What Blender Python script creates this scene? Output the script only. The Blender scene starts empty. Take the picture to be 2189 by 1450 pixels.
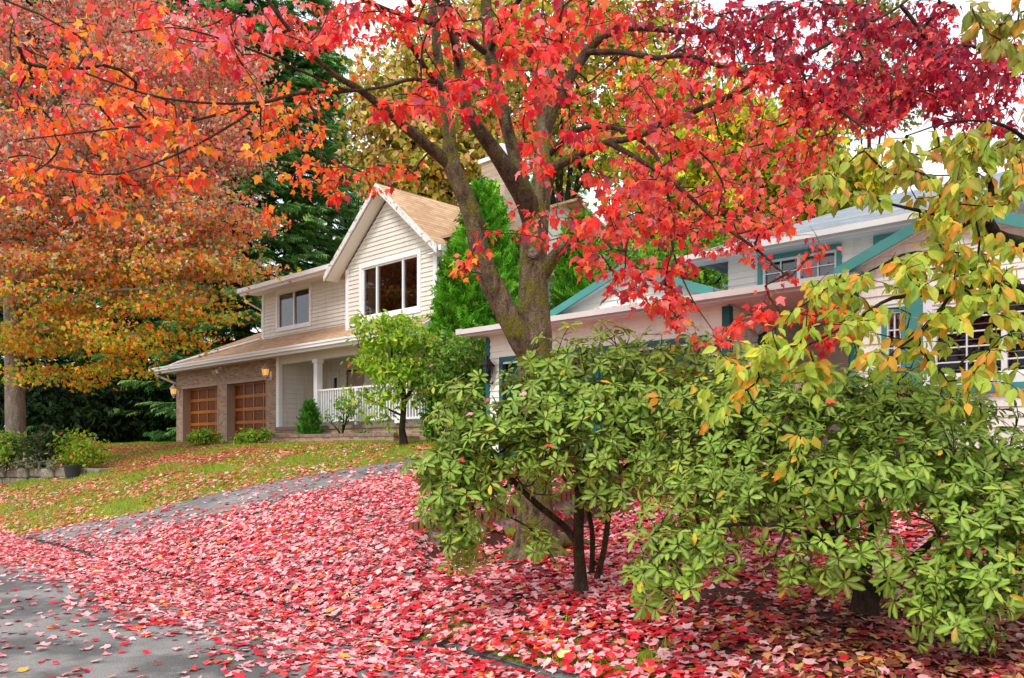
import bpy, math, random
import numpy as np

# ------------------------------------------------------------------ camera, world, sun, exposure
SC = bpy.context.scene
COL = SC.collection
F, CX, HY, CZ = 1730.0, 1094.5, 955.0, 1.6      # focal length and horizon in photo pixels, eye height
cam = bpy.data.objects.new('camera', bpy.data.cameras.new('camera'))
COL.objects.link(cam)
cam.location = (0, 0, CZ)
cam.rotation_euler = (math.radians(90), 0, 0)
cam.data.sensor_width = 36
cam.data.lens = F / 2189 * 36
cam.data.shift_y = (HY - 725) / 2189
cam.data.clip_start = 0.05
cam.data.clip_end = 2000
SC.camera = cam

SUN_EL, SUN_AZ = math.radians(48), math.radians(212)    # azimuth: clockwise from +Y
world = bpy.data.worlds.new('World')
SC.world = world
world.use_nodes = True
wn, wl = world.node_tree.nodes, world.node_tree.links
wn.clear()
w_out = wn.new('ShaderNodeOutputWorld')
w_bg = wn.new('ShaderNodeBackground')
w_bg.inputs['Strength'].default_value = 0.12
w_sky = wn.new('ShaderNodeTexSky')
w_sky.sky_type = 'NISHITA'
w_sky.sun_disc = False
w_sky.sun_elevation = SUN_EL
w_sky.sun_rotation = SUN_AZ
w_tc = wn.new('ShaderNodeTexCoord')
w_no = wn.new('ShaderNodeTexNoise')
w_no.inputs['Scale'].default_value = 3.2
w_no.inputs['Detail'].default_value = 6
w_ramp = wn.new('ShaderNodeValToRGB')
w_ramp.color_ramp.elements[0].position = 0.3
w_ramp.color_ramp.elements[0].color = (6.2, 6.6, 7.6, 1)
w_ramp.color_ramp.elements[1].position = 0.62
w_ramp.color_ramp.elements[1].color = (10.5, 10.6, 10.9, 1)
w_mix = wn.new('ShaderNodeMix')
w_mix.data_type = 'RGBA'
w_mix.inputs[0].default_value = 0.85
wl.new(w_tc.outputs['Generated'], w_no.inputs['Vector'])
wl.new(w_no.outputs['Fac'], w_ramp.inputs['Fac'])
wl.new(w_sky.outputs['Color'], w_mix.inputs[6])
wl.new(w_ramp.outputs['Color'], w_mix.inputs[7])
wl.new(w_mix.outputs[2], w_bg.inputs['Color'])
wl.new(w_bg.outputs['Background'], w_out.inputs['Surface'])

sun = bpy.data.objects.new('sun', bpy.data.lights.new('sun', 'SUN'))
COL.objects.link(sun)
sun.data.energy = 1.5
sun.data.angle = math.radians(14)
sun.data.color = (1.0, 0.95, 0.87)
sun.rotation_euler = (math.pi / 2 - SUN_EL, 0, -SUN_AZ + math.pi)

SC.view_settings.view_transform = 'Standard'
SC.view_settings.look = 'None'
SC.view_settings.exposure = 0.58
SC.view_settings.gamma = 1
SC.view_settings.use_curve_mapping = False
SC.cycles.max_bounces = 8
SC.cycles.diffuse_bounces = 4
SC.cycles.transparent_max_bounces = 12
SC.cycles.caustics_reflective = False
SC.cycles.caustics_refractive = False

rng = np.random.default_rng(11)
AL = math.radians(44)
ET = np.array([math.cos(AL), -math.sin(AL)])      # along the house fronts (to the right and nearer)
EW = np.array([math.sin(AL), math.cos(AL)])       # into the plots


def at(px, py, Z):
    return np.array([(px - CX) / F * Z, Z, CZ + (HY - py) / F * Z])


def lin(h):
    h = h.lstrip('#')
    c = np.array([int(h[i:i + 2], 16) / 255 for i in (0, 2, 4)])
    return np.where(c <= 0.04045, c / 12.92, ((c + 0.055) / 1.055) ** 2.4)


# ------------------------------------------------------------------ object helpers
def tag(o, label=None, cat=None, group=None, kind=None):
    if label: o['label'] = label
    if cat: o['category'] = cat
    if group: o['group'] = group
    if kind: o['kind'] = kind
    return o


def empty(name, loc=(0, 0, 0), rz=0, label=None, cat=None, group=None, parent=None):
    o = bpy.data.objects.new(name, None)
    COL.objects.link(o)
    o.location = loc
    o.rotation_euler = (0, 0, rz)
    o.empty_display_size = 0.2
    if parent: o.parent = parent
    return tag(o, label, cat, group)


def link(name, me, mat, parent=None):
    o = bpy.data.objects.new(name, me)
    COL.objects.link(o)
    if mat:
        for m in (mat if isinstance(mat, (list, tuple)) else [mat]):
            me.materials.append(m)
    if parent: o.parent = parent
    return o


def copy_tree(o, parent=None):
    c = o.copy()
    COL.objects.link(c)
    if parent: c.parent = parent
    for ch in list(o.children):
        copy_tree(ch, c)
    return c


def np_mesh(name, V, loops, starts, colors=None, smooth=False):
    me = bpy.data.meshes.new(name)
    me.vertices.add(len(V))
    me.vertices.foreach_set('co', np.ascontiguousarray(V, dtype=np.float32).ravel())
    me.loops.add(len(loops))
    me.loops.foreach_set('vertex_index', np.ascontiguousarray(loops, dtype=np.int32))
    me.polygons.add(len(starts))
    me.polygons.foreach_set('loop_start', np.ascontiguousarray(starts, dtype=np.int32))
    me.update(calc_edges=True)
    if smooth:
        me.polygons.foreach_set('use_smooth', np.ones(len(starts), dtype=bool))
    if colors is not None:
        a = me.color_attributes.new('Col', 'FLOAT_COLOR', 'POINT')
        c = np.ones((len(V), 4), dtype=np.float32)
        c[:, :3] = colors
        a.data.foreach_set('color', c.ravel())
    return me


class MB:
    """collects polygons in a local frame"""
    def __init__(self, dz=0.0):
        self.v, self.f, self.dz = [], [], dz

    def poly(self, pts):
        n = len(self.v)
        self.v += [(p[0], p[1], p[2] - self.dz) for p in pts]
        self.f.append(tuple(range(n, n + len(pts))))

    def box(self, x0, x1, y0, y1, z0, z1):
        self.prism([(x0, y0), (x1, y0), (x1, y1), (x0, y1)], z0, z1)

    def prism(self, ring, z0, z1):
        n, k = len(self.v), len(ring)
        self.v += [(p[0], p[1], z0 - self.dz) for p in ring] + [(p[0], p[1], z1 - self.dz) for p in ring]
        self.f.append(tuple(range(n + k - 1, n - 1, -1)))
        self.f.append(tuple(range(n + k, n + 2 * k)))
        for i in range(k):
            j = (i + 1) % k
            self.f.append((n + i, n + j, n + k + j, n + k + i))

    def slab(self, pts, th, down=(0, 0, -1)):
        n, k = len(self.v), len(pts)
        d = np.array(down) * th
        self.v += [(p[0], p[1], p[2] - self.dz) for p in pts]
        self.v += [(p[0] + d[0], p[1] + d[1], p[2] + d[2] - self.dz) for p in pts]
        self.f.append(tuple(range(n, n + k)))
        self.f.append(tuple(range(n + 2 * k - 1, n + k - 1, -1)))
        for i in range(k):
            j = (i + 1) % k
            self.f.append((n + j, n + i, n + k + i, n + k + j))

    def tube(self, pts, rad, sides=8, cap=True):
        V, Fq = tube_geo(np.array(pts, float), np.full(len(pts), rad) if np.isscalar(rad) else np.array(rad), sides)
        n = len(self.v)
        self.v += [(p[0], p[1], p[2] - self.dz) for p in V]
        self.f += [tuple(int(i) + n for i in q) for q in Fq]
        if cap:
            self.f.append(tuple(range(n + sides - 1, n - 1, -1)))
            self.f.append(tuple(range(n + len(V) - sides, n + len(V))))

    def lathe(self, x, y, prof, sides=12):
        self.tube([(x, y, z) for r, z in prof], [r for r, z in prof], sides)

    def build(self, name, mat, parent=None, smooth=False, bevel=0):
        me = bpy.data.meshes.new(name)
        me.from_pydata(self.v, [], self.f)
        if smooth:
            me.polygons.foreach_set('use_smooth', [True] * len(me.polygons))
        me.update()
        o = link(name, me, mat, parent)
        if bevel:
            m = o.modifiers.new('bevel', 'BEVEL')
            m.width = bevel
            m.segments = 2
            m.limit_method = 'ANGLE'
        return o


def tube_geo(P, R, sides):
    T = np.gradient(P, axis=0)
    T /= np.linalg.norm(T, axis=1, keepdims=True) + 1e-9
    up = np.array([0.31, 0.87, 0.12])
    if abs(T[0] @ up) > 0.9: up = np.array([1.0, 0, 0])
    a = np.linspace(0, 2 * np.pi, sides, endpoint=False)
    V = []
    n = up - T[0] * (T[0] @ up)
    for i in range(len(P)):
        n = n - T[i] * (T[i] @ n)
        n /= np.linalg.norm(n) + 1e-9
        b = np.cross(T[i], n)
        V.append(P[i] + R[i] * (np.cos(a)[:, None] * n + np.sin(a)[:, None] * b))
    V = np.concatenate(V)
    k = np.arange(sides)
    k2 = (k + 1) % sides
    Fq = np.concatenate([np.stack([i * sides + k, i * sides + k2, (i + 1) * sides + k2, (i + 1) * sides + k], 1) for i in range(len(P) - 1)])
    return V, Fq


def tubes_mesh(name, lines, sides):
    Vs, Fs, n = [], [], 0
    for P, R in lines:
        V, Fq = tube_geo(P, R, sides)
        Vs.append(V)
        Fs.append(Fq + n)
        n += len(V)
    V = np.concatenate(Vs)
    Fq = np.concatenate(Fs)
    return np_mesh(name, V, Fq.ravel(), np.arange(len(Fq)) * 4, smooth=True)


def unit(a):
    return a / (np.linalg.norm(a, axis=-1, keepdims=True) + 1e-9)


# ---- leaf templates: y runs from stalk to tip, length 1
def tmpl_maple():
    half = [(.20, .03), (.36, .16), (.31, .25), (.54, .50), (.33, .50), (.21, .57), (.14, .80)]
    v = [(0, 0), (0, .5), (0, 1)] + half + [(-x, y) for x, y in half]
    v = np.array([(x, y, .34 * abs(x) - .28 * (y - .3) ** 2 - .5 * max(abs(x) - .25, 0)) for x, y in v])
    f = [[0] + [3, 4, 5, 6, 7, 8, 9] + [2, 1], [0, 1, 2] + [16, 15, 14, 13, 12, 11, 10]]
    return v, f, np.zeros(len(v))


def tmpl_oval(w, fold=.25, droop=.25, tip=.0, blunt=0):
    ys = [0, .22, .48, .76 + .1 * blunt, 1]
    ws = [.015, (.36 - .1 * blunt) * w, .5 * w, .36 * w * (1 - tip), 0]
    v, rib = [], []
    for y, x in zip(ys, ws):
        z = -droop * y * y
        if x > 0:
            v += [(-x, y, z + fold * x), (0, y, z), (x, y, z + fold * x)]
            rib += [0, 1, 0]
        else:
            v += [(0, y, z)]
            rib += [0]
    f = []
    for i in range(3):
        a, b = 3 * i, 3 * i + 3
        f += [[a, a + 1, b + 1, b], [a + 1, a + 2, b + 2, b + 1]]
    f += [[9, 10, 12], [10, 11, 12]]
    return np.array(v), f, np.array(rib, float)


def tmpl_small(w=.6, fold=.3):
    v = np.array([(0, 0, 0), (w / 2, .42, fold * w / 2), (0, 1, -.12), (-w / 2, .42, fold * w / 2)])
    return v, [[0, 1, 2], [0, 2, 3]], np.zeros(4)


def tmpl_lobed():
    v = [(0, 0), (.3, .12), (.5, .5), (.22, .55), (0, 1), (-.22, .55), (-.5, .5), (-.3, .12)]
    v = np.array([(x, y, .3 * abs(x) - .2 * y * y) for x, y in v])
    return v, [[0, 1, 2, 3, 4], [0, 4, 5, 6, 7]], np.zeros(8)


def tmpl_spray():
    v, f = [], []
    for i in range(6):
        y = i / 6
        l = .34 * (1 - .55 * y)
        for s in (-1, 1):
            n = len(v)
            v += [(0, y, 0), (s * l, y + .26, -.09 - .06 * (i % 2)), (s * .02, y + .17, .02)]
            f.append([n, n + 1, n + 2] if s > 0 else [n, n + 2, n + 1])
    n = len(v)
    v += [(-.035, .0, 0.01), (.035, .0, .01), (0, 1.12, -.05)]
    f.append([n, n + 1, n + 2])
    return np.array(v), f, np.zeros(len(v))


MAPLE, LOBED, SMALL, SPRAY = tmpl_maple(), tmpl_lobed(), tmpl_small(), tmpl_spray()
RHODO, CHERRY, OVAL = tmpl_oval(.39, .24, .22, 0, 1), tmpl_oval(.54, .3, .25, .2), tmpl_oval(.45, .3, .15)
CURLED = (MAPLE[0] * np.array([.85, 1, 1.5]), MAPLE[1], MAPLE[2])
FLAT_MAPLE = (MAPLE[0] * np.array([1, 1, .45]), MAPLE[1], MAPLE[2])
FLAT_LOBED = (LOBED[0] * np.array([1, 1, .5]), LOBED[1], LOBED[2])


def leaf_mesh(name, tmpl, P, A, N, S, C, ribcol=None, ribmix=.6):
    tv, tf, rib = tmpl
    A = unit(A)
    X = unit(np.cross(A, N))
    N = np.cross(X, A)
    S = np.asarray(S, float).reshape(-1, 1, 1)
    V = P[:, None, :] + S * (tv[None, :, 0:1] * X[:, None, :] + tv[None, :, 1:2] * A[:, None, :] + tv[None, :, 2:3] * N[:, None, :])
    k, n = len(tv), len(P)
    fl = np.concatenate([np.array(f) for f in tf])
    ft = np.array([len(f) for f in tf])
    loops = (fl[None, :] + (np.arange(n) * k)[:, None]).ravel()
    st = np.concatenate([[0], np.cumsum(ft)[:-1]])
    starts = (st[None, :] + (np.arange(n) * len(fl))[:, None]).ravel()
    Cv = np.repeat(C[:, None, :], k, axis=1)
    if ribcol is not None:
        m = (rib * ribmix)[None, :, None]
        Cv = Cv * (1 - m) + np.asarray(ribcol)[None, None, :] * m
    return np_mesh(name, V.reshape(-1, 3), loops, starts, Cv.reshape(-1, 3))


def crown_mesh(name, leaf, lines, sides):
    """leaves (material 0) and the twigs that carry them (material 1) as one crown"""
    tw = tubes_mesh('twigs', lines, sides)
    out = []
    for me in (leaf, tw):
        v = np.empty(len(me.vertices) * 3, np.float32)
        me.vertices.foreach_get('co', v)
        l = np.empty(len(me.loops), np.int32)
        me.loops.foreach_get('vertex_index', l)
        p = np.empty(len(me.polygons), np.int32)
        me.polygons.foreach_get('loop_start', p)
        out.append((v.reshape(-1, 3), l, p))
    c = np.empty(len(leaf.vertices) * 4, np.float32)
    leaf.color_attributes['Col'].data.foreach_get('color', c)
    (v0, l0, p0), (v1, l1, p1) = out
    col = np.concatenate([c.reshape(-1, 4)[:, :3], np.full((len(v1), 3), .1)])
    me = np_mesh(name, np.concatenate([v0, v1]), np.concatenate([l0, l1 + len(v0)]), np.concatenate([p0, p1 + len(l0)]), col)
    idx = np.concatenate([np.zeros(len(p0), np.int32), np.ones(len(p1), np.int32)])
    me.polygons.foreach_set('material_index', idx)
    me.polygons.foreach_set('use_smooth', idx.astype(bool))
    bpy.data.meshes.remove(leaf)
    bpy.data.meshes.remove(tw)
    return me


def pick(pal, n, jitter=.12, r=None):
    """pal: list of (hex or linear rgb, weight)"""
    r = r or rng
    cols = np.array([lin(c) if isinstance(c, str) else c for c, w in pal])
    w = np.array([w for c, w in pal], float)
    i = r.choice(len(cols), n, p=w / w.sum())
    c = cols[i]
    return np.clip(c * (1 + r.normal(0, jitter, (n, 1))) * (1 + r.normal(0, jitter * .3, (n, 3))), 0.002, 1)


def rdir(n, r=None):
    r = r or rng
    return unit(r.normal(size=(n, 3)))


# ------------------------------------------------------------------ materials
def new_mat(name):
    m = bpy.data.materials.new(name)
    m.use_nodes = True
    nt = m.node_tree
    b = nt.nodes['Principled BSDF']
    return m, nt, nt.nodes, nt.links, b


def mixc(nt, fac, a, b, mode='MIX'):
    n = nt.nodes.new('ShaderNodeMix')
    n.data_type = 'RGBA'
    n.blend_type = mode
    for sock, val in ((0, fac), (6, a), (7, b)):
        if isinstance(val, (int, float)):
            n.inputs[sock].default_value = val
        elif isinstance(val, (tuple, list, np.ndarray)):
            n.inputs[sock].default_value = tuple(val)[:3] + (1,)
        else:
            nt.links.new(val, n.inputs[sock])
    return n.outputs[2]


def noise(nt, scale, detail=4, rough=.55, vec=None, lo=None, hi=None):
    n = nt.nodes.new('ShaderNodeTexNoise')
    n.inputs['Scale'].default_value = scale
    n.inputs['Detail'].default_value = detail
    n.inputs['Roughness'].default_value = rough
    if vec is None:
        tc = nt.nodes.new('ShaderNodeTexCoord')
        vec = tc.outputs['Object']
    nt.links.new(vec, n.inputs['Vector'])
    if lo is None: return n.outputs['Fac']
    mr = nt.nodes.new('ShaderNodeMapRange')
    mr.inputs['From Min'].default_value = lo
    mr.inputs['From Max'].default_value = hi
    nt.links.new(n.outputs['Fac'], mr.inputs['Value'])
    return mr.outputs['Result']


def bump(nt, b, h, strength=.3, dist=.02):
    n = nt.nodes.new('ShaderNodeBump')
    n.inputs['Strength'].default_value = strength
    n.inputs['Distance'].default_value = dist
    nt.links.new(h, n.inputs['Height'])
    nt.links.new(n.outputs['Normal'], b.inputs['Normal'])


def siding_mat(name, col):
    m, nt, ns, ls, b = new_mat(name)
    c = np.array(lin(col))
    tc = ns.new('ShaderNodeTexCoord')
    mp = ns.new('ShaderNodeMapping')
    mp.inputs['Scale'].default_value = (1, 1, .12)
    ls.new(tc.outputs['Object'], mp.inputs['Vector'])
    st = noise(nt, 6, 6, .65, mp.outputs['Vector'], .5, .78)
    bl = noise(nt, .9, 6, .6, lo=.35, hi=.7)
    base = mixc(nt, bl, c * .93, np.minimum(c * 1.05, 1))
    ls.new(mixc(nt, st, base, c * np.array([.74, .73, .68])), b.inputs['Base Color'])
    b.inputs['Roughness'].default_value = .6
    b.inputs['Specular IOR Level'].default_value = .3
    return m


def plain(name, col, rough=.6, var=.12, scale=3.0, spec=.4, bumpy=0.0, metal=0):
    m, nt, ns, ls, b = new_mat(name)
    c = np.array(lin(col) if isinstance(col, str) else col)
    f = noise(nt, scale, 5, .6, lo=.3, hi=.7)
    ls.new(mixc(nt, f, c * (1 - var), np.minimum(c * (1 + var), 1)), b.inputs['Base Color'])
    b.inputs['Roughness'].default_value = rough
    b.inputs['Specular IOR Level'].default_value = spec
    b.inputs['Metallic'].default_value = metal
    if bumpy:
        bump(nt, b, noise(nt, scale * 12, 4), bumpy)
    return m


def leaf_mat(name, trans=.35, rough=.45, spec=.35, tboost=1.3, patch=0.0):
    m, nt, ns, ls, b = new_mat(name)
    at_ = ns.new('ShaderNodeAttribute')
    at_.attribute_name = 'Col'
    col = at_.outputs['Color']
    if patch:
        f = noise(nt, 40, 3, .6, lo=.35, hi=.75)
        col = mixc(nt, f, col, mixc(nt, 1.0, col, (1 - patch, 1 - patch, 1 - patch), 'MULTIPLY'))
    ls.new(col, b.inputs['Base Color'])
    b.inputs['Roughness'].default_value = rough
    b.inputs['Specular IOR Level'].default_value = spec
    t = ns.new('ShaderNodeBsdfTranslucent')
    ls.new(mixc(nt, 1.0, col, (tboost, tboost, tboost), 'MULTIPLY'), t.inputs['Color'])
    mx = ns.new('ShaderNodeMixShader')
    mx.inputs[0].default_value = trans
    ls.new(b.outputs[0], mx.inputs[1])
    ls.new(t.outputs[0], mx.inputs[2])
    ls.new(mx.outputs[0], ns['Material Output'].inputs['Surface'])
    return m


def bark_mat(name, dark, light, moss=None, mossamt=.5, scale=9, bstr=.9):
    m, nt, ns, ls, b = new_mat(name)
    tc = ns.new('ShaderNodeTexCoord')
    mp = ns.new('ShaderNodeMapping')
    mp.inputs['Scale'].default_value = (1, 1, .35)
    ls.new(tc.outputs['Object'], mp.inputs['Vector'])
    f = noise(nt, scale, 8, .65, mp.outputs['Vector'], .32, .68)
    c = mixc(nt, f, lin(dark), lin(light))
    f3 = noise(nt, scale * 5, 4, .6, lo=.4, hi=.62)
    c = mixc(nt, f3, mixc(nt, .5, c, lin(dark) * .6), c)
    if moss:
        f2 = noise(nt, 5.5, 8, .72, lo=.62 - .2 * mossamt, hi=.70 - .18 * mossamt)
        c = mixc(nt, f2, c, mixc(nt, f3, lin(moss) * .55, lin(moss)))
    ls.new(c, b.inputs['Base Color'])
    b.inputs['Roughness'].default_value = .85
    b.inputs['Specular IOR Level'].default_value = .2
    h = ns.new('ShaderNodeMath')
    h.operation = 'ADD'
    ls.new(f, h.inputs[0])
    ls.new(noise(nt, scale * 4, 5), h.inputs[1])
    bump(nt, b, h.outputs[0], bstr, .03)
    return m


def brick_mat(name, c1, c2, mortar, bw=.21, bh=.075, ms=.012, axis='wall', var=.5, rough=.85, squash=None, bstr=.5):
    """axis wall: courses follow height, joints follow x+y; roofx / roofy: courses follow height, joints x or y"""
    m, nt, ns, ls, b = new_mat(name)
    tc = ns.new('ShaderNodeTexCoord')
    sp = ns.new('ShaderNodeSeparateXYZ')
    ls.new(tc.outputs['Object'], sp.inputs[0])
    cb = ns.new('ShaderNodeCombineXYZ')
    if axis in ('wall', 'soldier'):
        ad = ns.new('ShaderNodeMath')
        ls.new(sp.outputs[0], ad.inputs[0])
        ls.new(sp.outputs[1], ad.inputs[1])
        ls.new(ad.outputs[0], cb.inputs[0])
    else:
        ls.new(sp.outputs[0 if axis == 'roofx' else 1], cb.inputs[0])
    ls.new(sp.outputs[2], cb.inputs[1])
    br = ns.new('ShaderNodeTexBrick')
    br.inputs['Scale'].default_value = 1
    br.inputs['Brick Width'].default_value = bw
    br.inputs['Row Height'].default_value = bh
    br.inputs['Mortar Size'].default_value = ms
    br.inputs['Mortar Smooth'].default_value = .25
    br.inputs['Color1'].default_value = (0, 0, 0, 1)
    br.inputs['Color2'].default_value = (1, 1, 1, 1)
    br.inputs['Mortar'].default_value = (.5, .5, .5, 1)
    ls.new(cb.outputs[0], br.inputs['Vector'])
    c = mixc(nt, br.outputs['Color'], lin(c1), lin(c2))
    f = noise(nt, 1.3, 6, .65, lo=.3, hi=.7)
    c = mixc(nt, f, mixc(nt, 1.0, c, (1 - var * .4,) * 3, 'MULTIPLY'), c)
    f2 = noise(nt, 45, 3, .6, lo=.3, hi=.7)
    c = mixc(nt, f2, mixc(nt, 1.0, c, (1 - var * .35,) * 3, 'MULTIPLY'), c)
    c = mixc(nt, br.outputs['Fac'], c, lin(mortar))
    ls.new(c, b.inputs['Base Color'])
    b.inputs['Roughness'].default_value = rough
    b.inputs['Specular IOR Level'].default_value = .25
    iv = ns.new('ShaderNodeMath')
    iv.operation = 'SUBTRACT'
    iv.inputs[0].default_value = 1
    ls.new(br.outputs['Fac'], iv.inputs[1])
    bump(nt, b, iv.outputs[0], bstr, .012)
    return m


def ground_mat(name, cols, scales=(1.5, 14, 90), rough=.9, bstr=.4, spec=.3, grit=.68, edge=.15):
    m, nt, ns, ls, b = new_mat(name)
    f1 = noise(nt, scales[0], 6, .6, lo=.5 - edge, hi=.5 + edge)
    f2 = noise(nt, scales[1], 5, .6, lo=.3, hi=.7)
    f3 = noise(nt, scales[2], 3, .6, lo=.3, hi=.7)
    c = mixc(nt, f1, cols[0], cols[1])
    c = mixc(nt, f2, mixc(nt, .5, c, cols[2]), c)
    c = mixc(nt, f3, mixc(nt, 1.0, c, (grit,) * 3, 'MULTIPLY'), c)
    ls.new(c, b.inputs['Base Color'])
    b.inputs['Roughness'].default_value = rough
    b.inputs['Specular IOR Level'].default_value = spec
    bump(nt, b, f3, bstr, .01)
    return m


def glass_mat(name, ior=2.0):
    m, nt, ns, ls, b = new_mat(name)
    fr = ns.new('ShaderNodeFresnel')
    fr.inputs['IOR'].default_value = ior
    tr = ns.new('ShaderNodeBsdfTransparent')
    tr.inputs['Color'].default_value = (.72, .76, .76, 1)
    gl = ns.new('ShaderNodeBsdfGlossy')
    gl.inputs['Roughness'].default_value = .01
    mx = ns.new('ShaderNodeMixShader')
    ls.new(fr.outputs[0], mx.inputs[0])
    ls.new(tr.outputs[0], mx.inputs[1])
    ls.new(gl.outputs[0], mx.inputs[2])
    ls.new(mx.outputs[0], ns['Material Output'].inputs['Surface'])
    return m


def worn_white(name, col, wear):
    m, nt, ns, ls, b = new_mat(name)
    f = noise(nt, 7, 8, .75, lo=.54, hi=.6)
    f2 = noise(nt, 2, 5, .6, lo=.3, hi=.7)
    ls.new(mixc(nt, f, mixc(nt, f2, lin(col) * .85, lin(col)), lin(wear)), b.inputs['Base Color'])
    b.inputs['Roughness'].default_value = .6
    return m


M = {}
M['leaf'] = leaf_mat('maple_leaf', .42, .5, .25, 1.5)
M['leaf_ground'] = leaf_mat('fallen_leaf', .12, .45, .35, 1.0, .15)
M['rhodo'] = leaf_mat('rhododendron_leaf', .2, .42, .28, 1.4)
M['cherry'] = leaf_mat('yellowing_leaf', .42, .45, .3, 1.4)
M['foliage'] = leaf_mat('distant_leaf', .35, .6, .2, 1.3)
M['conifer'] = leaf_mat('conifer_needles', .3, .7, .15, 1.4)
M['bark'] = bark_mat('mossy_maple_bark', '#3c2f20', '#b09a7e', '#8c8a34', .62, 13, 1.0)
M['bark_limb'] = bark_mat('dark_limb_bark', '#32261c', '#8a745c', '#6e6a2c', .5, 11, 1.0)
M['bark_thin'] = bark_mat('twig_bark', '#3c2a20', '#6e5544', '#6a6230', .2, 14)
M['bark_grey'] = bark_mat('grey_bark', '#6a5c50', '#a8988a', None, 0, 8)
M['bark_stem'] = bark_mat('mossy_stem_bark', '#2c2018', '#64503e', '#5c5a24', .45, 16)
M['bark_dark'] = bark_mat('dark_bark', '#241c16', '#4a3c30', '#4c5222', .35, 12)
M['brick'] = brick_mat('brown_brick', '#927460', '#cbae94', '#b29a84', .21, .072, .011)
M['soldier'] = brick_mat('soldier_course', '#84695a', '#aa9282', '#8d7a6c', .075, .22, .01)
M['edge_brick'] = brick_mat('edging_brick', '#8a4a30', '#a86a4a', '#6c5a4e', .08, .5, .012)
M['chimney'] = brick_mat('chimney_brick', '#bfa48c', '#d8c2ac', '#b4a08c', .21, .072, .011)
M['shingle'] = brick_mat('tan_shingle', '#c29a7a', '#dfba98', '#8a6a50', .34, .072, .007, 'roofx', .35, .9)
M['shingle_side'] = brick_mat('tan_shingle_side', '#c29a76', '#dfba94', '#8a6a50', .34, .10, .007, 'roofy', .35, .9)
M['slate'] = brick_mat('grey_shingle', '#868e94', '#a8b0b6', '#6c7278', .34, .03, .004, 'roofx', .3, .8)
M['slate_side'] = brick_mat('grey_shingle_side', '#868e94', '#a8b0b6', '#6c7278', .34, .05, .004, 'roofy', .3, .8)
M['cream'] = siding_mat('cream_siding', '#e6e1d6')
M['white_siding'] = siding_mat('white_siding', '#f7f4ea')
M['white'] = plain('white_trim', '#f2f2f2', .45, .04, 1.5)
M['gutter_grey'] = plain('weathered_gutter', '#d2ccc6', .5, .08, 1.2)
M['worn'] = worn_white('peeling_white', '#eceae6', '#96806c')
M['soffit'] = plain('soffit', '#e8e2d6', .6, .04, 1.5)
M['taupe'] = plain('taupe_jamb', '#b39a8a', .7, .06, 2)
M['teal'] = plain('teal_paint', '#4a938c', .5, .12, 2)
M['teal_dark'] = plain('dark_teal_paint', '#155a5c', .5, .15, 2)
M['wood'] = plain('orange_brown_wood', '#ae6812', .5, .22, 2.5, .3)
M['wood_dark'] = plain('dark_brown_wood', '#733a10', .5, .3, 5, .25)
M['glass'] = glass_mat('window_glass')
M['glass_clear'] = glass_mat('clear_glass', 1.45)
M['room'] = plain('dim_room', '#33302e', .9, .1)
M['curtain'] = plain('curtain_cloth', '#d9d5cc', .9, .1, 6)
M['curtain_brown'] = plain('brown_curtain_cloth', '#9a7d6a', .9, .1, 6)
M['black'] = plain('black_metal', '#1c1c1e', .4, .2)
M['dark_door'] = plain('dark_door', '#14262a', .4, .2)
M['lamp_metal'] = plain('pale_lamp_metal', '#d8d0c4', .4, .1)
M['concrete'] = ground_mat('concrete', (lin('#9a9692'), lin('#b4b0aa'), lin('#7c7872')), (1, 8, 60))
M['stone'] = ground_mat('rough_stone', (lin('#8f8474'), lin('#b5a996'), lin('#6a6055')), (3, 12, 50), bstr=.9)
M['asphalt'] = ground_mat('asphalt', (lin('#706f6e'), lin('#b4b1ad'), lin('#8c8a87')), (.9, 2.6, 75), .75, .9, .25, .52, .06)
M['drive'] = ground_mat('driveway_asphalt', (lin('#83817f'), lin('#a6a4a2'), lin('#757372')), (.9, 5, 160), .75, .6, .35)
M['lawn'] = ground_mat('lawn_soil', (lin('#6f8020'), lin('#8fa02c'), lin('#6f6a2a')), (1.2, 9, 70))
M['soil'] = ground_mat('planting_soil', (lin('#3e2a20'), lin('#5c3a2c'), lin('#6a2a2c')), (1.5, 12, 60))
M['pot'] = plain('dark_pot', '#2e2f33', .5, .1)
m, nt, ns, ls, b = new_mat('lamp_glass')
b.inputs['Base Color'].default_value = (.9, .5, .08, 1)
b.inputs['Emission Color'].default_value = (1, .5, .08, 1)
b.inputs['Emission Strength'].default_value = .55
M['lamp_glass'] = m

# ------------------------------------------------------------------ the lie of the land
def lut(x, pts):
    return np.interp(x, [p[0] for p in pts], [p[1] for p in pts])


def sd(X, Y):
    return ET[0] * X + ET[1] * Y, EW[0] * X + EW[1] * Y


def xy(s, d):
    return s * ET[0] + d * EW[0], s * ET[1] + d * EW[1]


def sstep(x, a, b):
    t = np.clip((x - a) / (b - a), 0, 1)
    return t * t * (3 - 2 * t)


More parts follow.
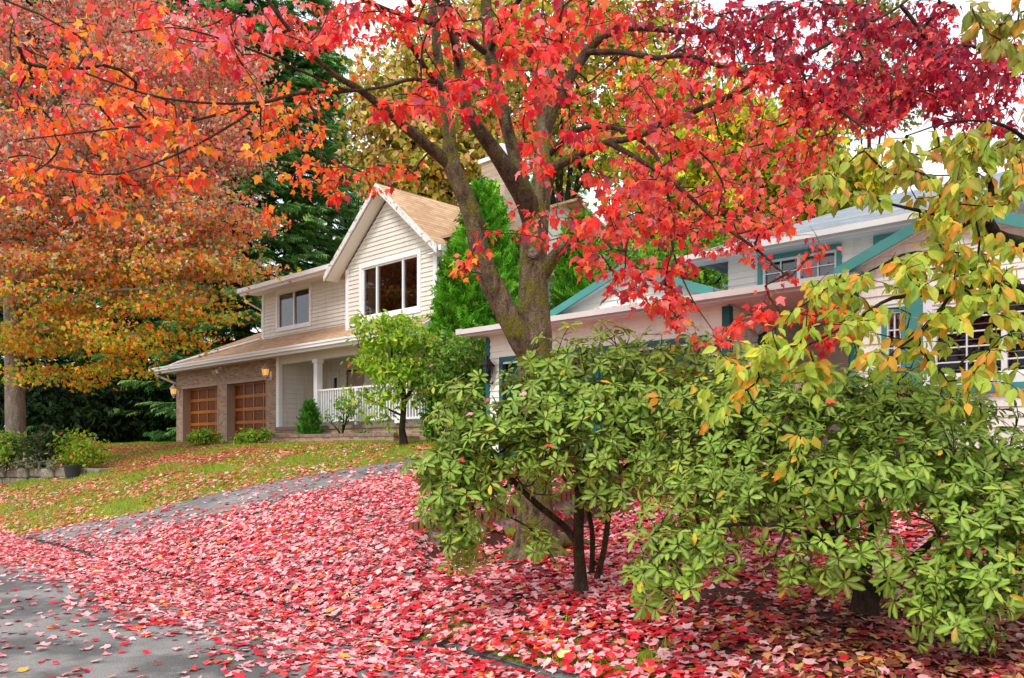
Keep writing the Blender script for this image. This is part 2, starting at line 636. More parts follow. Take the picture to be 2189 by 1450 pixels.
KERB = 4.2
L_EDGE = [(4.0, -16.4), (4.4, -15.9), (5.5, -14.6), (7, -13.65), (10, -12.4), (11.6, -12.0), (40, -12.0)]
R_EDGE = [(4.0, -4.9), (4.4, -5.3), (5.2, -6.4), (5.9, -7.2), (6.2, -7.35), (6.6, -6.88), (7.2, -6.55), (9, -6.5), (11.6, -6.3), (40, -6.3)]
Z_DRIVE = [(-50, 0), (KERB, 0.0), (4.5, .08), (5.2, .28), (7, .80), (8.5, 1.06), (10, 1.25), (11.5, 1.32), (40, 1.45)]
Z_LEFT = [(-50, 0), (KERB, 0.0), (4.45, .1), (5.5, .40), (7, .84), (9, 1.30), (10.2, 1.55), (11, 1.66), (12.2, 1.70), (20, 1.8), (60, 2.6), (300, 5)]
Z_RIGHT = [(-50, 0), (KERB, 0.0), (4.45, .1), (5.2, .24), (6, .31), (7, .47), (9, .90), (10.5, 1.25), (11.5, 1.45), (30, 1.7), (300, 5)]


def gz(X, Y):
    s, d = sd(X, Y)
    wl_ = sstep(s, -.35, .15 ) * 0
    le, re = lut(d, L_EDGE), lut(d, R_EDGE)
    a = sstep(s - le, -.6, .3)           # left lawn -> drive
    c = sstep(s - re, .02, .22)          # drive -> planted bank
    z = lut(d, Z_LEFT) * (1 - a) + lut(d, Z_DRIVE) * a
    z = z * (1 - c) + lut(d, Z_RIGHT) * c
    return z


def gzb(X, Y):
    """terrain with small unevenness away from the paving"""
    s, d = sd(X, Y)
    k = sstep(d, 4.3, 5.2)
    le, re = lut(d, L_EDGE), lut(d, R_EDGE)
    off = 1 - sstep(s, le - .5, le + .1) * (1 - sstep(s, re - .1, re + .5))
    n = .03 * np.sin(X * 1.9 + .6 * Y) * np.sin(Y * 1.4 - .8 * X) + .02 * np.sin(X * 4.1 + 1) * np.cos(Y * 3.7)
    return gz(X, Y) + n * k * off


def ground_sheet():
    def axis(a, b, step, far):
        core = np.arange(a, b + 1e-6, step)
        k = np.array([.5, 1.2, 2.5, 5, 10, 20, 40, 80, 160, 320, 640])
        k = k[k < far]
        return np.concatenate([(a - k)[::-1], core, b + k])
    S = axis(-34, 5, .2, 700)
    D = axis(1, 16, .1, 700)
    SS, DD = np.meshgrid(S, D)
    X, Y = xy(SS, DD)
    Z = gzb(X, Y)
    le, re = lut(DD, L_EDGE), lut(DD, R_EDGE)
    ins = (SS > le + .12) & (SS < re - .12) & (DD > 4.0) & (DD < 11.9)
    Z = Z - .07 * ins - .07 * (DD < KERB - .12)
    nS, nD = len(S), len(D)
    V = np.stack([X.ravel(), Y.ravel(), Z.ravel()], 1)
    i, j = np.meshgrid(np.arange(nS - 1), np.arange(nD - 1))
    a = (j * nS + i).ravel()
    Fq = np.stack([a, a + 1, a + nS + 1, a + nS], 1)
    me = np_mesh('ground', V, Fq.ravel(), np.arange(len(Fq)) * 4, smooth=True)
    fs, fd = (SS[:-1, :-1] + .1).ravel(), (DD[:-1, :-1] + .05).ravel()
    soil = (fs > lut(fd, R_EDGE) + .05) & (fd > 4.75 + .15 * np.sin(fs * 3)) & (fd < 11.5)
    me.polygons.foreach_set('material_index', soil.astype(np.int32))
    tag(link('ground', me, [M['lawn'], M['soil']]), 'sloping lawn and planted banks around the two houses', 'ground', kind='structure')


def sheet(name, D, edge_l, edge_r, n, lift, mat, label, skirt=.06):
    rows = []
    for d in D:
        s = np.linspace(edge_l(d), edge_r(d), n)
        X, Y = xy(s, np.full(n, d))
        Z = gz(X, Y) + (lift(s, d) if callable(lift) else lift)
        rows.append(np.stack([X, Y, Z], 1))
    G = np.stack(rows)
    # a skirt gives the sheet its edge
    top = G.copy()
    lo = G.copy()
    lo[:, :, 2] -= skirt
    V = np.concatenate([top.reshape(-1, 3), lo.reshape(-1, 3)])
    m, k = len(D), n
    f = []
    for r in range(m - 1):
        for c in range(k - 1):
            f.append((r * k + c, r * k + c + 1, (r + 1) * k + c + 1, (r + 1) * k + c))
    o = m * k
    for r in range(m - 1):
        for c in (0, k - 1):
            a, b2 = r * k + c, (r + 1) * k + c
            f.append((a, b2, b2 + o, a + o))
    for c in range(k - 1):
        for r in (0, m - 1):
            a, b2 = r * k + c, r * k + c + 1
            f.append((a, b2, b2 + o, a + o))
    f = np.array(f)
    me = np_mesh(name, V, f.ravel(), np.arange(len(f)) * 4)
    return tag(link(name, me, mat), label, name, kind='structure')


def drive_lift(s, d):
    return .010 + .025 * np.maximum(sstep(d, 4.4, 5.2), sstep(-s, 11.5, 13.5))


ground_sheet()
sheet('street', np.concatenate([[-30, -15, -8, -4], np.arange(-2, KERB + .07, .1565)]), lambda d: -90, lambda d: 40, 120, 0.0, M['asphalt'],
      'grey asphalt street with damp patches in the lower left')
sheet('driveway', np.concatenate([np.arange(4.24, 11.4, .12), [11.44]]), lambda d: float(lut(d, L_EDGE)), lambda d: float(lut(d, R_EDGE)) - .03, 60, drive_lift, M['drive'],
      'grey asphalt driveway strewn with leaves rising to the white house')
sheet('garage_apron', np.array([11.5, 12, 12.6, 13.2, 14, 15.5]), lambda d: -33, lambda d: -23.2, 14, .05, M['drive'],
      'strip of grey driveway before the brick garage', .05)


# low kerb along the planted bank
def kerb():
    mb = MB()
    ss = np.arange(-5.1, 6.01, .3)
    prof = [(-.09, -.05), (-.07, .015), (-.03, .035), (.04, .045), (.09, .045), (.09, -.05)]
    P = []
    for s in ss:
        w = .02 * math.sin(s * 2.1)
        for o, h in prof:
            X, Y = xy(s, KERB + .1 + o + w)
            P.append((X, Y, h + .01 * math.sin(s * 5)))
    k = len(prof)
    mb.v = P
    for i in range(len(ss) - 1):
        for j in range(k - 1):
            mb.f.append((i * k + j, i * k + j + 1, (i + 1) * k + j + 1, (i + 1) * k + j))
    mb.f.append(tuple(range(k)))
    mb.f.append(tuple(range((len(ss) - 1) * k, len(ss) * k)))
    tag(mb.build('kerb', M['asphalt'], None), 'low asphalt kerb half buried in leaves', 'kerb', kind='structure')


kerb()


# brick-topped edging wall along the driveway
def edging_wall():
    pts = [(-7.62, 6.12), (-7.4, 6.2), (-7.15, 6.36), (-6.9, 6.6), (-6.7, 6.92), (-6.58, 7.25), (-6.5, 7.6), (-6.47, 8.4), (-6.45, 9.2), (-6.42, 10.0), (-6.4, 10.7)]
    root = empty('edging_wall', tuple(np.append(np.array(xy(*pts[0])), .5)), 0, 'low concrete wall with a brick soldier course along the leafy driveway', 'garden wall')
    c = np.array(root.location)
    def strip(o0, o1, f0, f1):
        mb = MB()
        n = len(pts)
        ring = []
        for i, (s, d) in enumerate(pts):
            a = np.array(pts[max(i - 1, 0)])
            b2 = np.array(pts[min(i + 1, n - 1)])
            t = unit(b2 - a)
            nn = np.array([t[1], -t[0]])
            base = float(lut(d, Z_DRIVE)) + .04
            for o, z in ((o0, f0(base, i)), (o1, f0(base, i)), (o1, f1(base, i)), (o0, f1(base, i))):
                X, Y = xy(s + nn[0] * o, d + nn[1] * o)
                ring.append((X - c[0], Y - c[1], z - c[2]))
        mb.v = ring
        for i in range(n - 1):
            for j in range(4):
                k = (j + 1) % 4
                mb.f.append((i * 4 + j, i * 4 + k, (i + 1) * 4 + k, (i + 1) * 4 + j))
        mb.f.append((3, 2, 1, 0))
        e = (n - 1) * 4
        mb.f.append((e, e + 1, e + 2, e + 3))
        return mb
    strip(-.06, .06, lambda b2, i: b2 - .6, lambda b2, i: b2 + .0).build('base', M['concrete'], root)
    # individual bricks on edge
    mb = MB()
    P = np.array(pts)
    L = np.concatenate([[0], np.cumsum(np.linalg.norm(np.diff(P, axis=0), axis=1))])
    u = .04
    r = random.Random(3)
    while u < L[-1] - .05:
        s, d = np.interp(u, L, P[:, 0]), np.interp(u, L, P[:, 1])
        s2, d2 = np.interp(u + .06, L, P[:, 0]), np.interp(u + .06, L, P[:, 1])
        a, b2 = np.array(xy(s, d)), np.array(xy(s2, d2))
        t = unit(b2 - a)
        nn = np.array([t[1], -t[0]])
        z0 = float(lut(d, Z_DRIVE)) + .035
        h = .12 + r.uniform(-.01, .01)
        o = .09 + r.uniform(-.006, .006)
        q = [a - nn * .11, b2 - nn * .11, b2 + nn * o, a + nn * o]
        mb.prism([(p[0] - c[0], p[1] - c[1]) for p in q], z0 - c[2], z0 + h - c[2])
        u += .072
    mb.build('brick_course', M['edge_brick'], root)


edging_wall()


# ------------------------------------------------------------------ house building
class Face:
    """a vertical wall face: origin (t, w), direction along it; outside is to the right of that direction"""
    def __init__(self, t, w, dx, dy, dz):
        self.o, self.d, self.dz = np.array([t, w], float), np.array([dx, dy], float), dz
        self.n = np.array([dy, -dx], float)

    def p(self, u, out, z):
        q = self.o + self.d * u + self.n * out
        return (q[0], q[1], z)

    def box(self, mb, u0, u1, o0, o1, z0, z1):
        ring = [self.p(u0, o1, 0)[:2], self.p(u1, o1, 0)[:2], self.p(u1, o0, 0)[:2], self.p(u0, o0, 0)[:2]]
        mb.prism(ring, z0, z1)

    def lap(self, mb, u0, u1, z0, z1, course=.12, out=.028, holes=(), rng_=None):
        z = z0
        while z < z1 - 1e-4:
            zt = min(z + course, z1)
            zm = (z + zt) / 2
            if rng_:
                a0, b0 = rng_(z)
                a1, b1 = rng_(zt)
            else:
                a0, b0, a1, b1 = u0, u1, u0, u1
            cuts = sorted((h[0], h[1]) for h in holes if h[2] < zm < h[3])
            segs, cur, first = [], None, True
            la0, la1 = a0, a1
            for c0, c1 in cuts:
                segs.append((la0, c0, la1, c0))
                la0 = la1 = c1
            segs.append((la0, b0, la1, b1))
            for p0, p1, q0, q1 in segs:
                if p1 - p0 < .01: continue
                mb.poly([self.p(p0, out, z), self.p(p1, out, z), self.p(q1, .003, zt), self.p(q0, .003, zt)])
                mb.poly([self.p(p0, 0, z), self.p(p1, 0, z), self.p(p1, out, z), self.p(p0, out, z)])
            z = zt


def window(root, fc, u0, u1, z0, z1, mull=(), casing=.1, cmat=None, grid=None, curtains=(), dz=0, depth=1.0, smat=None, label=None, blinds=0, sash=.045, glass=None):
    """casing outside, white sash inside, pane, curtains and a dim room behind"""
    mb = MB(dz)
    c = casing
    fc.box(mb, u0 - c, u0, -.04, .045, z0 - c, z1 + c)
    fc.box(mb, u1, u1 + c, -.04, .045, z0 - c, z1 + c)
    fc.box(mb, u0, u1, -.04, .043, z1, z1 + c)
    fc.box(mb, u0, u1, -.04, .052, z0 - c, z0)
    w = mb.build('window', cmat or M['white'], root)
    if label: w['label'] = label
    mb = MB(dz)
    s = sash
    fc.box(mb, u0, u0 + s, -.05, .012, z0, z1)
    fc.box(mb, u1 - s, u1, -.05, .012, z0, z1)
    fc.box(mb, u0 + s, u1 - s, -.05, .01, z1 - s, z1)
    fc.box(mb, u0 + s, u1 - s, -.05, .01, z0, z0 + s)
    for m_ in mull:
        fc.box(mb, m_ - .03, m_ + .03, -.05, .014, z0 + s, z1 - s)
    if grid:
        nu, nz = grid
        for i in range(1, nu):
            uu = u0 + (u1 - u0) * i / nu
            fc.box(mb, uu - .009, uu + .009, -.03, -.004, z0 + s, z1 - s)
        for i in range(1, nz):
            zz = z0 + (z1 - z0) * i / nz
            fc.box(mb, u0 + s, u1 - s, -.029, -.005, zz - .009, zz + .009)
    mb.build('sash', smat or M['white'], w)
    mb = MB(dz)
    mb.poly([fc.p(u0 + s, -.035, z0 + s), fc.p(u1 - s, -.035, z0 + s), fc.p(u1 - s, -.035, z1 - s), fc.p(u0 + s, -.035, z1 - s)])
    mb.build('pane', glass or M['glass'], w)
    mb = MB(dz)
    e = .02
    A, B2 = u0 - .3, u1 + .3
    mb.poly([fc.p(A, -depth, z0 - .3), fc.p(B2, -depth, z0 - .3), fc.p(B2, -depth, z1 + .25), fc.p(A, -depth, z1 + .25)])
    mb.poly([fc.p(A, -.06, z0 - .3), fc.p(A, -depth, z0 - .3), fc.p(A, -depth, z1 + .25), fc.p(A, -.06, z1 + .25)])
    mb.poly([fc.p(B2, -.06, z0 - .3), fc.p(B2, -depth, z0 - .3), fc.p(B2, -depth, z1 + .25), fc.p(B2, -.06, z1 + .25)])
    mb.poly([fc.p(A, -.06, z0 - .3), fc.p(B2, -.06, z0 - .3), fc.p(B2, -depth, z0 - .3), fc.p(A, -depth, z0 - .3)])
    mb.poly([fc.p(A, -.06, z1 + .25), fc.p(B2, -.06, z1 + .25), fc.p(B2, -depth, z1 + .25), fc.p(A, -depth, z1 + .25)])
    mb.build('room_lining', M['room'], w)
    for a, b2, mt in curtains:
        mb = MB(dz)
        n = max(6, int((b2 - a) / .04))
        us = np.linspace(a, b2, n + 1)
        for i in range(n):
            o0 = -.13 - .03 * (i % 2)
            o1 = -.13 - .03 * ((i + 1) % 2)
            mb.poly([fc.p(us[i], o0, z0 + .02), fc.p(us[i + 1], o1, z0 + .02), fc.p(us[i + 1], o1, z1 - .02), fc.p(us[i], o0, z1 - .02)])
        mb.build('curtain', mt, w)
    if blinds:
        mb = MB(dz)
        for i in range(blinds):
            zz = z0 + s + (z1 - z0 - 2 * s) * (i + .5) / blinds
            fc.box(mb, u0 + s, u1 - s, -.10, -.07, zz - .006, zz + .006)
        mb.build('blind', M['white'], w)
    return w


def lantern(root, x, y, z, dz, mg, mm, s=1.0, sides=6):
    """hexagonal wall lantern: bracket, roof, glass body, base"""
    mb = MB(dz)
    mb.lathe(x, y, [(.012 * s, z + .36 * s), (.03 * s, z + .34 * s), (.015 * s, z + .31 * s), (.05 * s, z + .29 * s), (.135 * s, z + .20 * s), (.13 * s, z + .185 * s)], sides)
    mb.lathe(x, y, [(.075 * s, z + .012 * s), (.08 * s, z), (.05 * s, z - .05 * s), (.02 * s, z - .09 * s), (.012 * s, z - .13 * s)], sides)
    a = np.linspace(0, 2 * np.pi, sides, endpoint=False)
    for t in a:
        mb.tube([(x + .072 * s * math.cos(t), y + .072 * s * math.sin(t), z), (x + .105 * s * math.cos(t), y + .105 * s * math.sin(t), z + .19 * s)], .008 * s, 4)
    mb.tube([(x, y, z - .10 * s), (x, y + .10 * s, z - .12 * s), (x, y + .2 * s, z - .02 * s)], .014 * s, 5)
    mb.box(x - .05 * s, x + .05 * s, y + .17 * s, y + .21 * s, z - .12 * s, z + .14 * s)
    o = mb.build('lantern', mm, root)
    mb = MB(dz)
    mb.lathe(x, y, [(.066 * s, z + .012 * s), (.097 * s, z + .186 * s)], sides)
    mb.build('lamp_glass', mg, o)
    return o


def garage_door(root, fc, u0, u1, z0, z1, cols, rows, o, dz, mrail, mpanel, name='garage_door'):
    mb = MB(dz)
    fc.box(mb, u0, u1, o - .06, o - .03, z0, z1)
    d = mb.build(name, mpanel, root)
    mb = MB(dz)
    st = .055
    du, dv = (u1 - u0) / cols, (z1 - z0) / rows
    for r in range(rows + 1):
        zz = z0 + r * dv
        h = st * .95
        fc.box(mb, u0, u1, o - .03, o, max(zz - h, z0), min(zz + h, z1))
    for c in range(cols + 1):
        uu = u0 + c * du
        for r in range(rows):
            fc.box(mb, max(uu - st * .7, u0), min(uu + st * .7, u1), o - .03, o - .004, z0 + r * dv + st * .95, z0 + (r + 1) * dv - st * .95)
    mb.build('rails', mrail, d)
    for r in range(rows):
        for c in range(cols):
            mb = MB(dz)
            a, b2 = u0 + c * du + st * .7 + .05, u0 + (c + 1) * du - st * .7 - .05
            p, q = z0 + r * dv + st + .045, z0 + (r + 1) * dv - st - .045
            fc.box(mb, a, b2, o - .03, o - .018, p, q)
            mb.build('panel', mpanel, d)
    return d


def beige_house():
    B0 = np.array([(377 - CX) / F * 30, 30.0])
    dz = 1.5
    root = empty('beige_house', (B0[0], B0[1], dz), -AL, 'cream sided house with tan roof, steep front gable and twin brown garage doors', 'house')
    RZ = dict(dz=dz)
    front = Face(0, 0, 1, 0, dz)
    GB = 1.1
    # brick garage front with two openings
    mb = MB(dz)
    zt = 4.46
    top = 3.73
    d1, d2 = (.52, 3.31), (3.91, 6.58)
    for a, b2 in ((0, d1[0]), (d1[1], d2[0]), (d2[1], 7.2)):
        front.box(mb, a, b2, -.25, 0, GB, top)
    front.box(mb, 0, 7.2, -.25, 0, top, zt)
    mb.box(0, .25, .25, 8, GB, zt)
    mb.build('brick_wall', M['brick'], root)
    for a, b2 in (d1, d2):
        mb = MB(dz)
        front.box(mb, a, a + .04, -.30, .012, GB, top)
        front.box(mb, b2 - .04, b2, -.30, .012, GB, top)
        front.box(mb, a, b2, -.30, .014, top - .03, top + .045)
        mb.build('door_surround', M['taupe'], root)
        garage_door(root, front, a + .04, b2 - .04, 1.55, top - .03, 4, 5, -.27, dz, M['wood'], M['wood_dark'])
    mb = MB(dz)
    mb.box(.25, 7.2, 1.2, 1.3, GB, 4.4)
    mb.build('garage_back', M['room'], root)
    # porch
    mb = MB(dz)
    mb.box(7.2, 14.75, -.02, .2, GB, 2.1)
    mb.build('porch_base', M['brick'], root)
    mb = MB(dz)
    mb.box(7.18, 14.77, -.06, .22, 2.1, 2.2)
    mb.box(7.3, 14.7, .22, 1.75, 2.0, 2.2)
    mb.build('porch_floor', M['soldier'], root)
    left_end = Face(7.3, 0, 0, 1, dz)
    mb = MB(dz)
    left_end.lap(mb, .0, 1.75, 2.2, 4.4, .15)
    back = Face(7.3, 1.75, 1, 0, dz)
    back.lap(mb, 0, 7.4, 2.2, 4.4, .15, holes=[(.3, .62, 2.4, 3.85), (1.1, 2.05, 2.2, 3.95), (3.6, 5.2, 2.9, 3.95)])
    mb.build('porch_siding', M['cream'], root)
    window(root, back, .3, .62, 2.4, 3.85, casing=.12, cmat=M['soffit'], dz=dz, label='tall narrow window beside the porch door')
    window(root, back, 3.6, 5.2, 2.95, 3.9, mull=(4.4,), casing=.12, dz=dz)
    mb = MB(dz)
    back.box(mb, 1.1, 2.05, -.08, -.02, 2.2, 3.95)
    d = mb.build('front_door', M['taupe'], root)
    for i in range(2):
        for j in range(3):
            mb = MB(dz)
            back.box(mb, 1.2 + i * .4, 1.52 + i * .4, -.02, -.005, 2.4 + j * .52, 2.82 + j * .52)
            mb.build('panel', M['taupe'], d)
    mb = MB(dz)
    front.box(mb, 7.2, 7.36, -.1, .03, 2.2, 4.36)
    mb.build('corner_trim', M['white'], root)
    for t in (9.5, 13.35):
        mb = MB(dz)
        mb.box(t - .09, t + .09, -.09, .09, 2.2, 4.12)
        mb.box(t - .12, t + .12, -.12, .12, 2.2, 2.32)
        mb.box(t - .12, t + .12, -.12, .12, 4.02, 4.12)
        mb.build('column', M['white'], root)
    mb = MB(dz)
    front.box(mb, 7.36, 14.7, -.12, .0, 4.12, 4.34)
    mb.build('porch_beam', M['cream'], root)
    mb = MB(dz)
    mb.box(7.2, 14.7, .13, 1.75, 4.36, 4.4)
    mb.box(-.35, 14.7, -.6, .0, 4.345, 4.375)
    mb.build('soffit', M['soffit'], root)
    # railing
    mb = MB(dz)
    mb.box(9.6, 14.75, -.035, .035, 3.19, 3.24)
    mb.box(9.6, 14.75, -.025, .025, 2.30, 2.35)
    for t in (11.4, 14.7):
        mb.box(t - .04, t + .04, -.04, .04, 2.2, 3.19)
    rail = mb.build('railing', M['white'], root)
    t = 9.7
    while t < 14.7:
        mb = MB(dz)
        mb.box(t - .02, t + .02, -.02, .02, 2.35, 3.19)
        mb.build('baluster', M['white'], rail)
        t += .118
    # lower roof with a hip on the left, gutter, rake
    ez, sl = 4.44, .5
    def rz(w): return ez + sl * (w + .62)
    mb = MB(dz)
    k = 5.0
    mb.slab([(-.42, -.62, ez), (14.69, -.62, ez), (14.69, 1.05, rz(1.05)), (4.62, 1.05, rz(1.05)), (4.62, 4.42, rz(4.42))], .06)
    o = mb.build('lower_roof', M['shingle'], root)
    mb = MB(dz)
    mb.slab([(-.42, -.62, ez), (4.62, 4.42, rz(4.42)), (4.62, 9, rz(4.42)), (-.42, 9, ez)], .06)
    mb.build('hip_slope', M['shingle_side'], o)
    mb = MB(dz)
    mb.box(-.45, 14.72, -.76, -.63, 4.34, 4.45)
    mb.box(-.45, 14.72, -.79, -.76, 4.42, 4.47)
    mb.box(-.45, 14.70, -.63, -.58, 4.27, 4.43)
    mb.box(-.57, -.44, -.79, 8, 4.34, 4.47)
    mb.build('gutter', M['white'], root)
    mb = MB(dz)
    mb.slab([(14.69, -.62, ez + .03), (14.75, -.62, ez + .03), (14.75, 1.05, rz(1.05) + .03), (14.69, 1.05, rz(1.05) + .03)], .2)
    mb.build('rake_board', M['white'], root)
    mb = MB(dz)
    pp = [(4.3, .42, 6.72), (4.3, .5, 6.5), (4.52, .98, 6.22), (4.52, .98, 5.3)]
    mb.tube(pp, .035, 8)
    mb.tube([(4.5, .92, rz(.92) + .05), (1.6, -.1, rz(-.1) + .06), (.9, -.35, rz(-.35) + .06), (.85, -.6, ez + .05)], .04, 8)
    mb.tube([(-.3, -.68, 4.34), (-.3, -.6, 4.22), (-.05, -.1, 3.98), (-.05, .1, 3.9), (-.05, .1, 1.5)], .04, 8)
    mb.build('downpipe', M['white'], root)
    # upper storey
    up = Face(4.57, 1.0, 1, 0, dz)
    wu = (5.55 - 4.57, 7.48 - 4.57, 5.5, 6.66)
    mb = MB(dz)
    up.lap(mb, 0, 6.1, 5.05, 6.82, .12, holes=[wu])
    mb.poly([(4.57, 1.0, 5), (4.57, 9, 5), (4.57, 9, 6.85), (4.57, 1.0, 6.85)])
    # right side wall
    rs = Face(14.4, .3, 0, 1, dz)
    rs.lap(mb, 0, 9, 1.2, 6.62, .12)
    # bay front with gable
    bay = Face(10.52, .3, 1, 0, dz)
    cx, bw, bz, sl2 = 1.94, 3.88, 6.55, .84
    wb = (11.28 - 10.52, 13.68 - 10.52, 5.16, 6.52)
    bay.lap(mb, 0, bw, 4.7, 6.575, .12, holes=[wb])
    bay.lap(mb, 0, bw, 6.575, 6.575 + 1.62, .12, rng_=lambda z: (max(0, (z - 6.62) / sl2), min(bw, bw - (z - 6.62) / sl2)) if z > 6.6 else (0, bw))
    bl = Face(10.52, 1.0, 0, -1, dz)
    bl.lap(mb, 0, .7, 4.7, 6.62, .12)
    mb.build('upper_siding', M['cream'], root)
    window(root, up, *wu, mull=((wu[0] + wu[1]) / 2,), casing=.1, dz=dz,
           curtains=[(wu[0] + .05, wu[0] + .8, M['curtain']), (wu[1] - .32, wu[1] - .04, M['curtain'])], label='two-pane upstairs window with pale curtains')
    window(root, bay, *wb, mull=(11.92 - 10.52, 13.05 - 10.52), casing=.13, dz=dz, depth=1.6,
           curtains=[(wb[0] + .05, wb[0] + .58, M['curtain_brown']), (wb[1] - .12, wb[1] - .04, M['curtain'])], label='wide three-pane window under the steep gable')
    for fc, *q in ((up, -.05, .07, -.07, .035, 5.0, 6.8), (bay, -.03, .1, -.09, .036, 4.72, 6.58), (bay, bw - .11, bw + .04, -.12, .036, 4.75, 6.58),
                   (rs, .62, .72, -.05, .036, 4.9, 6.55), (rs, -.02, .1, -.05, .034, 4.75, 6.55)):
        mb = MB(dz)
        fc.box(mb, *q)
        mb.build('corner_board', M['white'], root)
    # upper roof
    ue, us_ = 6.86, .4
    mb = MB(dz)
    L0 = 4.2
    mb.slab([(L0, .36, ue), (14.9, .36, ue), (14.9, 5.2, ue + us_ * 4.84), (L0 + 4.84, 5.2, ue + us_ * 4.84)], .07)
    ur = mb.build('upper_roof', M['shingle'], root)
    mb = MB(dz)
    mb.slab([(L0, .36, ue), (L0 + 4.84, 5.2, ue + us_ * 4.84), (L0, 10.0, ue)], .07)
    mb.slab([(L0, 10.04, ue), (L0 + 4.84, 5.2, ue + us_ * 4.84), (14.9, 5.2, ue + us_ * 4.84), (14.9, 10.04, ue)], .07)
    mb.build('hip_slope', M['shingle_side'], ur)
    mb = MB(dz)
    mb.box(L0 - .02, 10.3, .22, .345, 6.76, 6.89)
    mb.box(L0 - .02, 10.3, .345, .4, 6.68, 6.86)
    mb.build('gutter', M['white'], root)
    mb = MB(dz)
    mb.box(L0, 10.5, .4, 1.0, 6.76, 6.79)
    mb.build('soffit', M['soffit'], root)
    mb = MB(dz)
    mb.poly([(14.4, .3, 6.6), (14.4, 9.6, 6.6), (14.4, 9.6, 6.9), (14.4, 5.2, 8.72), (14.4, .42, 6.84)])
    mb.build('gable_end', M['cream'], root)
    # steep gable roof
    ap_t, ap_z, gw, ff, bk = 12.46, 8.52, 2.42, -.12, 5.5
    low = ap_z - gw * sl2
    for sgn, nm in ((-1, 'gable_roof'), (1, 'gable_roof')):
        mb = MB(dz)
        mb.slab([(ap_t, ff, ap_z), (ap_t + sgn * gw, ff, low), (ap_t + sgn * gw, bk, low), (ap_t, bk, ap_z)][::sgn], .06)
        mb.build(nm, M['shingle_side'], root)
        # soffit under the rake
        mb = MB(dz)
        mb.slab([(ap_t, ff + .03, ap_z - .16), (ap_t + sgn * gw, ff + .03, low - .16), (ap_t + sgn * gw, .3, low - .16), (ap_t, .3, ap_z - .16)][::sgn], .02)
        mb.build('gable_soffit', M['soffit'], root)
        mb = MB(dz)
        mb.slab([(ap_t, ff - .04, ap_z - .01), (ap_t + sgn * (gw + .02), ff - .04, low - .025), (ap_t + sgn * (gw + .02), ff, low - .025), (ap_t, ff, ap_z - .01)][::sgn], .18)
        mb.build('barge_board', M['worn'], root)
    mb = MB(dz)
    mb.box(14.88, 14.98, -.08, 4.4, low - .13, low + .0)
    mb.box(14.45, 14.88, -.05, 4.4, low - .16, low - .13)
    mb.tube([(14.93, .05, low - .12), (14.9, .1, low - .3), (14.47, .22, low - .62), (14.47, .22, 4.9)], .035, 8)
    mb.build('side_gutter', M['white'], root)
    # chimney
    mb = MB(dz)
    mb.box(14.5, 15.35, 1.75, 2.6, 1.2, 9.0)
    ch = mb.build('chimney', M['chimney'], root)
    mb = MB(dz)
    mb.box(14.44, 15.41, 1.69, 2.66, 9.0, 9.1)
    mb.box(14.66, 15.0, 2.0, 2.35, 9.1, 9.42)
    mb.box(14.62, 15.04, 1.96, 2.39, 9.42, 9.47)
    mb.build('cap', M['white'], ch)
    # lanterns beside the doors, flood light under the eave
    lantern(root, .22, -.2, 3.52, dz, M['lamp_glass'], M['lamp_metal'], 1.05)
    lantern(root, 6.86, -.2, 3.80, dz, M['lamp_glass'], M['lamp_metal'], 1.05)
    mb = MB(dz)
    mb.box(3.5, 3.62, -.08, .0, 4.2, 4.3)
    for s in (-1, 1):
        mb.tube([(3.56 + s * .03, -.08, 4.24), (3.56 + s * .12, -.16, 4.18), (3.56 + s * .15, -.24, 4.12)], [.02, .035, .06], 8)
    mb.build('flood_light', M['white'], root)
    # planter
    pl = empty('brick_planter', tuple(B0 + ET * 7.2 - EW * .9) + (1.5,), -AL, 'long low brick planter below the white porch railing', 'planter')
    mb = MB()
    for x0, x1, y0, y1 in ((0, 7.0, 0, .12), (0, .12, .12, .8), (6.88, 7.0, .12, .8)):
        mb.box(x0, x1, y0, y1, -.3, .36)
    mb.build('wall', M['brick'], pl)
    mb = MB()
    mb.box(-.02, 7.02, -.02, .14, .36, .44)
    mb.build('coping', M['soldier'], pl)
    mb = MB()
    mb.box(.12, 6.88, .12, .8, .1, .36)
    mb.build('soil', M['lawn'], pl)


